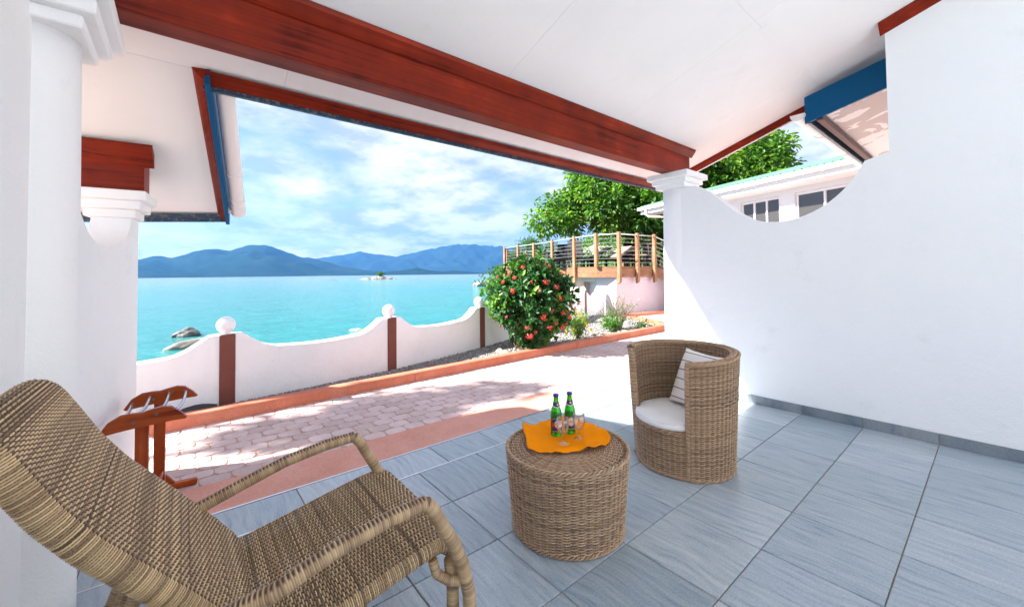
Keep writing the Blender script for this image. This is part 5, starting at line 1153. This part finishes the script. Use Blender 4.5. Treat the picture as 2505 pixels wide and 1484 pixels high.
# --- reclining lounge chair (faces +X)
g = np.random.default_rng(8)
lou = empty("wicker_lounge_chair", (0, 0, 0)); tag(lou, "reclined woven wicker lounge chair with wrapped cane arms", "chair")
Y0, Y1 = 1.155, 1.815
def resample(pts, n):
    pts = np.array(pts, float); d = np.r_[0, np.cumsum(np.linalg.norm(np.diff(pts, axis=0), axis=1))]; s = np.linspace(0, d[-1], n)
    # Catmull style smoothing through dense linear then gaussian
    q = np.stack([np.interp(s, d, pts[:, k]) for k in range(pts.shape[1])], -1)
    for _ in range(6): q[1:-1] = 0.25 * q[:-2] + 0.5 * q[1:-1] + 0.25 * q[2:]
    return q
def panel(name, profile, th_, spacing, parent, stake_sp=0.0195, y0=Y0, y1=Y1):
    """woven panel: profile polyline in X-Z (front face centre line), strands loop round the panel across Y"""
    L_ = np.sum(np.linalg.norm(np.diff(np.array(profile), axis=0), axis=1)); nrow = int(L_ / spacing); q = resample(profile, nrow)
    tg = np.gradient(q, axis=0); tg /= np.linalg.norm(tg, axis=1, keepdims=True); nm = np.stack([-tg[:, 1], tg[:, 0]], -1)      # X-Z normal
    W_ = y1 - y0; rad = th_ / 2; ym = (y0 + y1) / 2; half = W_ / 2 - rad
    nst = int(W_ / stake_sp); per = 4; nflat = nst * per
    yf = np.linspace(-half, half, nflat); arc = np.linspace(0, math.pi, 9)[1:-1]
    yy = np.concatenate([yf, half + rad * np.sin(arc), yf[::-1], -half - rad * np.sin(arc)]); hh = np.concatenate([np.full(nflat, rad), rad * np.cos(arc), np.full(nflat, -rad), -rad * np.cos(arc)])
    ny = np.concatenate([0 * yf, np.sin(arc), 0 * yf, -np.sin(arc)]); nh = np.concatenate([0 * yf + 1, np.cos(arc), 0 * yf - 1, -np.cos(arc)])
    phf = np.arange(nflat) / per * math.pi; amp = np.concatenate([np.cos(phf), 0 * arc + 0.6, np.cos(phf), 0 * arc + 0.6])
    st = Strands()
    for i in range(nrow):
        s_ = np.concatenate([np.full(nflat, 1.0 if i % 2 else -1.0), np.ones(7), np.full(nflat, 1.0 if i % 2 else -1.0), np.ones(7)])
        a = amp * s_ * 0.0036; off = hh + nh * a
        p = np.stack([q[i, 0] + nm[i, 0] * off, ym + yy + ny * a, q[i, 1] + nm[i, 1] * off], -1)
        nr = np.stack([nm[i, 0] * nh, ny, nm[i, 1] * nh], -1)
        st.add(p, nr, 0.0023, tones(len(p), g, (0.80, 0.62)[i % 2] + g.normal() * 0.17, 0.10), 5, True)
    o = st.build(name, M_WICK2, parent, "stuff")
    ss = Strands()
    for k in range(nst + 1):
        y = ym - half + 2 * half * k / nst
        for sg in (1, -1):
            p = np.stack([q[:, 0] + nm[:, 0] * rad * sg, np.full(nrow, y), q[:, 1] + nm[:, 1] * rad * sg], -1)[::3]; ss.add(p, np.repeat(np.array([[0, 1.0, 0]]), len(p), 0), 0.0034, 0.12, 4)
    ss.build("stakes", M_WICK2, parent, "stuff")
    return q, nm
back = [(0.146, 0.315), (0.128, 0.352), (0.072, 0.428), (-0.004, 0.525), (-0.082, 0.62), (-0.156, 0.71), (-0.216, 0.80), (-0.268, 0.90), (-0.298, 0.955), (-0.318, 0.978), (-0.343, 0.978), (-0.358, 0.955)]
panel("backrest", back[::-1], 0.056, 0.0058, lou, y0=1.252)
seat = [(0.142, 0.309), (0.22, 0.325), (0.32, 0.342), (0.471, 0.372), (0.60, 0.395), (0.672, 0.402), (0.712, 0.394), (0.728, 0.368), (0.722, 0.338)]
panel("seat", seat, 0.048, 0.0058, lou, y0=1.19)
def wrapped(name, pts, r0, parent, notch=False, smooth_it=8):
    """cane-wrapped tube: one little ridge per turn of cane"""
    pts = np.array(pts, float); L_ = np.sum(np.linalg.norm(np.diff(pts, axis=0), axis=1)); turns = int(L_ / 0.0058); n = turns * 3
    d = np.r_[0, np.cumsum(np.linalg.norm(np.diff(pts, axis=0), axis=1))]; s = np.linspace(0, d[-1], n); q = np.stack([np.interp(s, d, pts[:, k]) for k in range(3)], -1)
    for _ in range(smooth_it): q[1:-1] = 0.25 * q[:-2] + 0.5 * q[1:-1] + 0.25 * q[2:]
    rr = r0 + 0.0009 * np.array([-1, 0.75, 0.75])[np.arange(n) % 3]; tn = np.repeat(np.clip(np.where((np.arange(turns) // 8) % 2, 0.52, 0.68) + g.normal(size=turns) * 0.07, 0, 1), 3)
    tn[::3] -= 0.22
    ref = np.array([0.1, 0.95, 0.28]); st = Strands(); st.add(q, np.repeat(ref[None], n, 0), rr, np.clip(tn, 0, 1), 14)
    st.add(np.array([q[0] - (q[1] - q[0]) * 0.5, q[0]]), np.repeat(ref[None], 2, 0), np.array([0.002, r0]), 0.4, 14); st.add(np.array([q[-1], q[-1] + (q[-1] - q[-2]) * 0.5]), np.repeat(ref[None], 2, 0), np.array([r0, 0.002]), 0.4, 14)
    if notch:      # little gaps along the upper side where the cane crosses the core
        V_ = st.V[0].reshape(n, 14, 3); T_ = st.T[0].reshape(n, 14).copy(); rel = V_ - q[:, None, :]; up_ = rel[..., 2] / np.linalg.norm(rel, axis=-1)
        m_ = (up_ > 0.72) & (((np.arange(n) // 3) % 2) == 0)[:, None]; V_[m_] -= rel[m_] * 0.13; T_[m_] = 0.0; st.V[0] = V_.reshape(-1, 3); st.T[0] = T_.reshape(-1)
    return st.build(name, M_WICK2, parent)
for y, yb in ((1.785, 1.772), (1.128, 1.14)):
    wrapped("armrest", [(-0.035, y + (0.13 if y < 1.4 else 0), 0.475), (0.05, y + (0.05 if y < 1.4 else 0), 0.500), (0.183, y, 0.542), (0.315, y, 0.580), (0.463, y, 0.602), (0.575, y, 0.606)], 0.0215, lou, True)
    wrapped("front_leg", [(0.577, y, 0.604), (0.602, y, 0.575), (0.630, y, 0.52), (0.672, y, 0.445), (0.708, y, 0.36), (0.730, y, 0.26), (0.738, y, 0.14), (0.738, y, 0.0)], 0.0208, lou, smooth_it=14)
    wrapped("inner_leg", [(0.690, yb + (0.04 if y < 1.4 else -0.04), 0.36), (0.700, yb + (0.04 if y < 1.4 else -0.04), 0.27), (0.703, yb + (0.04 if y < 1.4 else -0.04), 0.0)], 0.020, lou)
    wrapped("leg_loop", [(0.632, yb + (0.05 if y < 1.4 else -0.05), 0.378), (0.640, yb + (0.04 if y < 1.4 else -0.04), 0.335), (0.675, yb + (0.02 if y < 1.4 else -0.02), 0.308), (0.728, y, 0.300)], 0.015, lou)
    ys_in = yb + (0.07 if y < 1.4 else -0.07)
    wrapped("rear_leg", [(0.10, ys_in, 0.33), (-0.02, ys_in, 0.24), (-0.10, ys_in, 0.12), (-0.14, ys_in, 0.0)], 0.020, lou)
    wrapped("back_support", [(-0.07, ys_in + (0.02 if y < 1.4 else -0.02), 0.56), (-0.14, ys_in, 0.36), (-0.205, ys_in, 0.16), (-0.225, ys_in, 0.0)], 0.020, lou)
wrapped("cross_bar", [(-0.165, 1.20, 0.30), (-0.165, 1.74, 0.30)], 0.017, lou)
wrapped("cross_bar", [(0.42, 1.17, 0.30), (0.42, 1.78, 0.30)], 0.017, lou)
for k, y in enumerate((1.36, 1.46, 1.56)):
    wrapped("brace", [(-0.165, y, 0.30), (-0.10, y + 0.03, 0.46), (-0.06, y + 0.05, 0.565)], 0.015, lou)

# ------------------------------------------------------------------ things on the pouf
TZ = PH + 0.0055
def pz(x, y, z=TZ): return at_z((1560 + 0.2021 * x) / 1.2774, (1180 + 0.2021 * y) / 1.2774, z)
outl = [(350, 740), (372, 860), (418, 985), (425, 1090), (455, 1160), (600, 1178), (760, 1185), (900, 1200), (1010, 1203), (1110, 1165), (1200, 1165), (1330, 1170), (1490, 1182), (1600, 1100), (1722, 1000), (1715, 940), (1640, 850), (1560, 790), (1450, 735), (1330, 690), (1180, 665), (1000, 650), (800, 655), (640, 705), (590, 742), (470, 745)]
ctr = pz(990, 890); ol = np.array([pz(*p) for p in outl])
d_ = np.r_[0, np.cumsum(np.linalg.norm(np.diff(np.r_[ol, ol[:1]], axis=0), axis=1))]; s_ = np.linspace(0, d_[-1], 121)[:-1]; olc = np.r_[ol, ol[:1]]
ol = np.stack([np.interp(s_, d_, olc[:, k]) for k in range(3)], -1)
for _ in range(2): ol = 0.25 * np.roll(ol, 1, 0) + 0.5 * ol + 0.25 * np.roll(ol, -1, 0)
V = [tuple(ctr)]; F = []; nrg = 22
lift = np.array([max(0, math.sin(i / 120 * 2 * math.pi * 5 + 1.2)) ** 2 * 0.010 + (0.026 * math.exp(-((i - 53) / 5.0) ** 2)) + 0.012 * math.exp(-((i - 3) / 5.0) ** 2) for i in range(120)])
for k in range(1, nrg + 1):
    t = k / nrg
    for i in range(120):
        p = ctr + (ol[i] - ctr) * t; rp2 = math.hypot(p[0] - PC[0], p[1] - PC[1])
        fq = p[0] * 0.8 + p[1] * 0.6; z = TZ + 0.0012 + lift[i] * t ** 4 + t * (0.004 * (1 + math.sin(66 * p[0] + 2) * math.sin(65 * p[1])) + 0.007 * max(0, math.sin(fq * 38 + 3 * math.sin(9 * p[1]))) ** 3 + 0.006 * max(0, math.sin((p[0] - p[1]) * 29 + 1.1)) ** 4) + 0.007 * t ** 2 * max(0, math.sin(i * 0.21 + 6 * t))
        V.append((p[0], p[1], z))
for i in range(120): F.append((0, 1 + i, 1 + (i + 1) % 120))
for k in range(nrg - 1):
    for i in range(120): a = 1 + k * 120; F.append((a + i, a + 120 + i, a + 120 + (i + 1) % 120, a + (i + 1) % 120))
nap = raw("orange_cloth", V, F, M_ORANGE, None, True); md = nap.modifiers.new("thickness", 'SOLIDIFY'); md.thickness = 0.0022; md.offset = 1.0
tag(nap, "bright orange square cloth spread crookedly on the wicker pouf", "cloth")

def bottle(p, rz, label):
    t = empty("beer_bottle", tuple(p), rz); tag(t, label, "bottle", "green beer bottles on the pouf")
    prof_ = [(0.001, 0.004), (0.024, 0.0), (0.029, 0.003), (0.0305, 0.009), (0.0305, 0.118), (0.0295, 0.130), (0.025, 0.146), (0.0185, 0.162), (0.0150, 0.180), (0.0133, 0.200), (0.0130, 0.208), (0.0148, 0.210), (0.0148, 0.215), (0.0133, 0.217)]
    inner = [(0.0108, 0.217), (0.0108, 0.200), (0.0125, 0.180), (0.016, 0.162), (0.0225, 0.145), (0.027, 0.128), (0.028, 0.117), (0.028, 0.010), (0.001, 0.008)]
    b = MB().lathe(prof_ + inner, 32).build("glass_body", M_GREEN, t, True)
    MB().lathe([(0.0150, 0.2125), (0.0162, 0.2135), (0.0158, 0.219), (0.0146, 0.2225), (0.001, 0.2232)], 24).build("crown_cap", M_BEER, t, True)
    def patch(name, r, a0, a1, z0, z1, m, par, shape=None, n=18):
        v = []; f = []
        for j in range(9):
            for i in range(n + 1):
                u_ = i / n * 2 - 1; w_ = j / 8 * 2 - 1
                if shape == 'oval': hw = math.sqrt(max(0, 1 - w_ * w_)); u_ *= hw
                a = (a0 + a1) / 2 + (a1 - a0) / 2 * u_; z = z0 + (z1 - z0) * j / 8
                if shape == 'vee': z = z0 + (z1 - z0) * j / 8 - 0.010 * (1 - abs(u_)) * (1 - j / 8) - 0.003 * (1 - abs(u_)) * (j / 8)
                rr = r(z) if callable(r) else r; v.append((rr * math.cos(a), rr * math.sin(a), z))
        for j in range(8):
            for i in range(n): k = j * (n + 1) + i; f.append((k, k + 1, k + n + 2, k + n + 1))
        return raw(name, v, f, m, par, True)
    lb = patch("label", 0.0308, R(-75), R(75), 0.030, 0.098, M_LBLUE, t)
    patch("label_border", 0.03095, R(-75), R(75), 0.030, 0.0325, M_LGOLD, lb); patch("label_border", 0.03095, R(-75), R(75), 0.0955, 0.098, M_LGOLD, lb)
    patch("emblem", 0.0311, R(-46), R(46), 0.046, 0.094, M_LCREAM, lb, 'oval'); patch("red_flash", 0.03105, R(-75), R(-52), 0.055, 0.075, M_LRED, lb); patch("red_flash", 0.03105, R(52), R(75), 0.055, 0.075, M_LRED, lb)
    fc = bpy.data.curves.new("lettering", 'FONT'); fc.body = "SEYBREW"; fc.size = 0.0125; fc.align_x = 'CENTER'; fc.align_y = 'CENTER'
    to = bpy.data.objects.new("lettering_source", fc); col.objects.link(to); dg = bpy.context.evaluated_depsgraph_get(); me = bpy.data.meshes.new_from_object(to.evaluated_get(dg)); bpy.data.objects.remove(to)
    for v_ in me.vertices:
        a = v_.co.x / 0.0313; z = 0.070 + v_.co.y; v_.co = (0.0314 * math.cos(a), 0.0314 * math.sin(a), z)
    me.materials.clear(); me.materials.append(M_LRED); lt = bpy.data.objects.new("lettering", me); col.objects.link(lt); lt.parent = lb
    rn = lambda z: float(np.interp(z, [0.146, 0.162, 0.18, 0.2], [0.0255, 0.0190, 0.0155, 0.0138]))
    nl = patch("neck_label", lambda z: rn(z) + 0.0004, R(-120), R(120), 0.166, 0.183, M_LBLUE, t, 'vee'); patch("neck_label_border", lambda z: rn(z) + 0.0003, R(-122), R(122), 0.1635, 0.1665, M_LWHITE, nl, 'vee')
    patch("neck_badge", lambda z: rn(z) + 0.0009, R(-16), R(16), 0.165, 0.175, M_LGOLD, nl, 'oval')
    return t
p1 = pz(885, 885, TZ + 0.004); p2 = pz(1095, 845, TZ + 0.004)
face = lambda p: math.atan2(-p[1], -p[0])
bottle(p1, face(p1) + 0.5, "green glass beer bottle, the one farther from the tub chair, with blue cap"); bottle(p2, face(p2) + 0.25, "green glass beer bottle, the one closer to the tub chair, with blue cap")
def wine(p, label):
    t = empty("wine_glass", tuple(p)); tag(t, label, "glass", "stemmed glasses on the pouf")
    o = [(0.0315, 0.0), (0.0318, 0.0012), (0.022, 0.004), (0.010, 0.009), (0.0055, 0.016), (0.0046, 0.030), (0.0055, 0.043), (0.010, 0.050), (0.022, 0.061), (0.0295, 0.076), (0.0325, 0.094), (0.0315, 0.115), (0.0292, 0.134)]
    i_ = [(0.0280, 0.1342), (0.0302, 0.115), (0.0312, 0.094), (0.0282, 0.077), (0.0205, 0.063), (0.009, 0.054), (0.001, 0.0515)]
    MB().lathe(o + i_, 36).build("bowl_and_stem", M_GLASS, t, True)
wine(pz(985, 1015, TZ + 0.004), "empty stemmed beer glass in front of the bottle farther from the tub chair"); wine(pz(1236, 945, TZ + 0.004), "empty stemmed beer glass standing alone towards the tub chair")

# ------------------------------------------------------------------ luggage rack by the left wall
rk = empty("luggage_rack", (-0.13, 3.10, -0.034), rot); tag(rk, "red brown wooden luggage rack with metal rods standing against the white wall", "rack")
def rail(yc):
    # wavy rail outline in X-Z
    up_ = [(-0.165, 0.545), (-0.13, 0.60), (-0.085, 0.628), (-0.04, 0.632), (0.0, 0.630), (0.04, 0.640), (0.08, 0.648), (0.12, 0.640), (0.16, 0.605), (0.185, 0.572)]; dn = [(0.178, 0.566), (0.12, 0.566), (0.05, 0.560), (-0.02, 0.556), (-0.09, 0.548), (-0.155, 0.538)]
    o = MB().prism([(x, 0, z) for x, z in up_ + dn], (0, yc - 0.011, 0), (0, yc + 0.011, 0)).build("side_rail", M_RACK_X, rk)
    for x in (-0.03, 0.06):
        autosmooth(MB().lathe([(0.008, 0), (0.008, 0.003), (0.001, 0.003)], 10).build("dowel", M_STEM, o)); s = o.children[-1]; s.location = (x, yc - 0.0105, 0.585 + 0.3 * (x + 0.03)); s.rotation_euler = (R(90), 0, 0)
for yc in (-0.235, 0.235):
    rail(yc)
    MB().box((-0.006 - 0.024, yc - 0.0135 + 0.026, 0.0), (-0.006 + 0.030, yc + 0.013 + 0.026, 0.60), 0.003).build("upright", M_RACK_Z, rk)
    MB().box((-0.185, yc + 0.006, 0.0), (0.185, yc + 0.046, 0.038), 0.006).build("foot", M_RACK_X, rk)
    MB().prism([(0.028, 0, 0.037), (0.075, 0, 0.037), (0.028, 0, 0.10)], (0, yc + 0.016, 0), (0, yc + 0.036, 0)).build("bracket", M_RACK_X, rk)
MB().box((-0.02, -0.215, 0.10), (0.02, 0.255, 0.135), 0.003).build("stretcher", M_RACK_Z, rk)
for x, z in ((-0.125, 0.575), (-0.045, 0.606), (0.045, 0.614), (0.125, 0.612)):
    autosmooth(MB().tube([(x + 0.012 * math.sin(t * math.pi), -0.233 + 0.466 * t, z - 0.018 * math.sin(t * math.pi)) for t in np.linspace(0, 1, 9)], 0.0085, 10).build("rod", mat("polished_rod", (0.55, 0.54, 0.56), 0.25, Metallic=0.7), rk))

# ------------------------------------------------------------------ sea air
HZ = True
if HZ:
    hz = MB().box((-8400, -8400, SEA_Z - 6.0), (8400, 8400, 900)).build("haze", None); tag(hz, "thin blue sea haze over the bay", "haze", kind="stuff")
    hm = bpy.data.materials.new("haze_air"); hm.use_nodes = True; nn = hm.node_tree.nodes
    for x in list(nn):
        if x.type != 'OUTPUT_MATERIAL': nn.remove(x)
    vol = nn.new("ShaderNodeVolumePrincipled"); vol.inputs["Color"].default_value = (0.12, 0.36, 0.86, 1); vol.inputs["Density"].default_value = 0.0001; vol.inputs["Anisotropy"].default_value = 0.2
    hm.node_tree.links.new(vol.outputs[0], nn["Material Output"].inputs["Volume"]); hz.data.materials.append(hm)
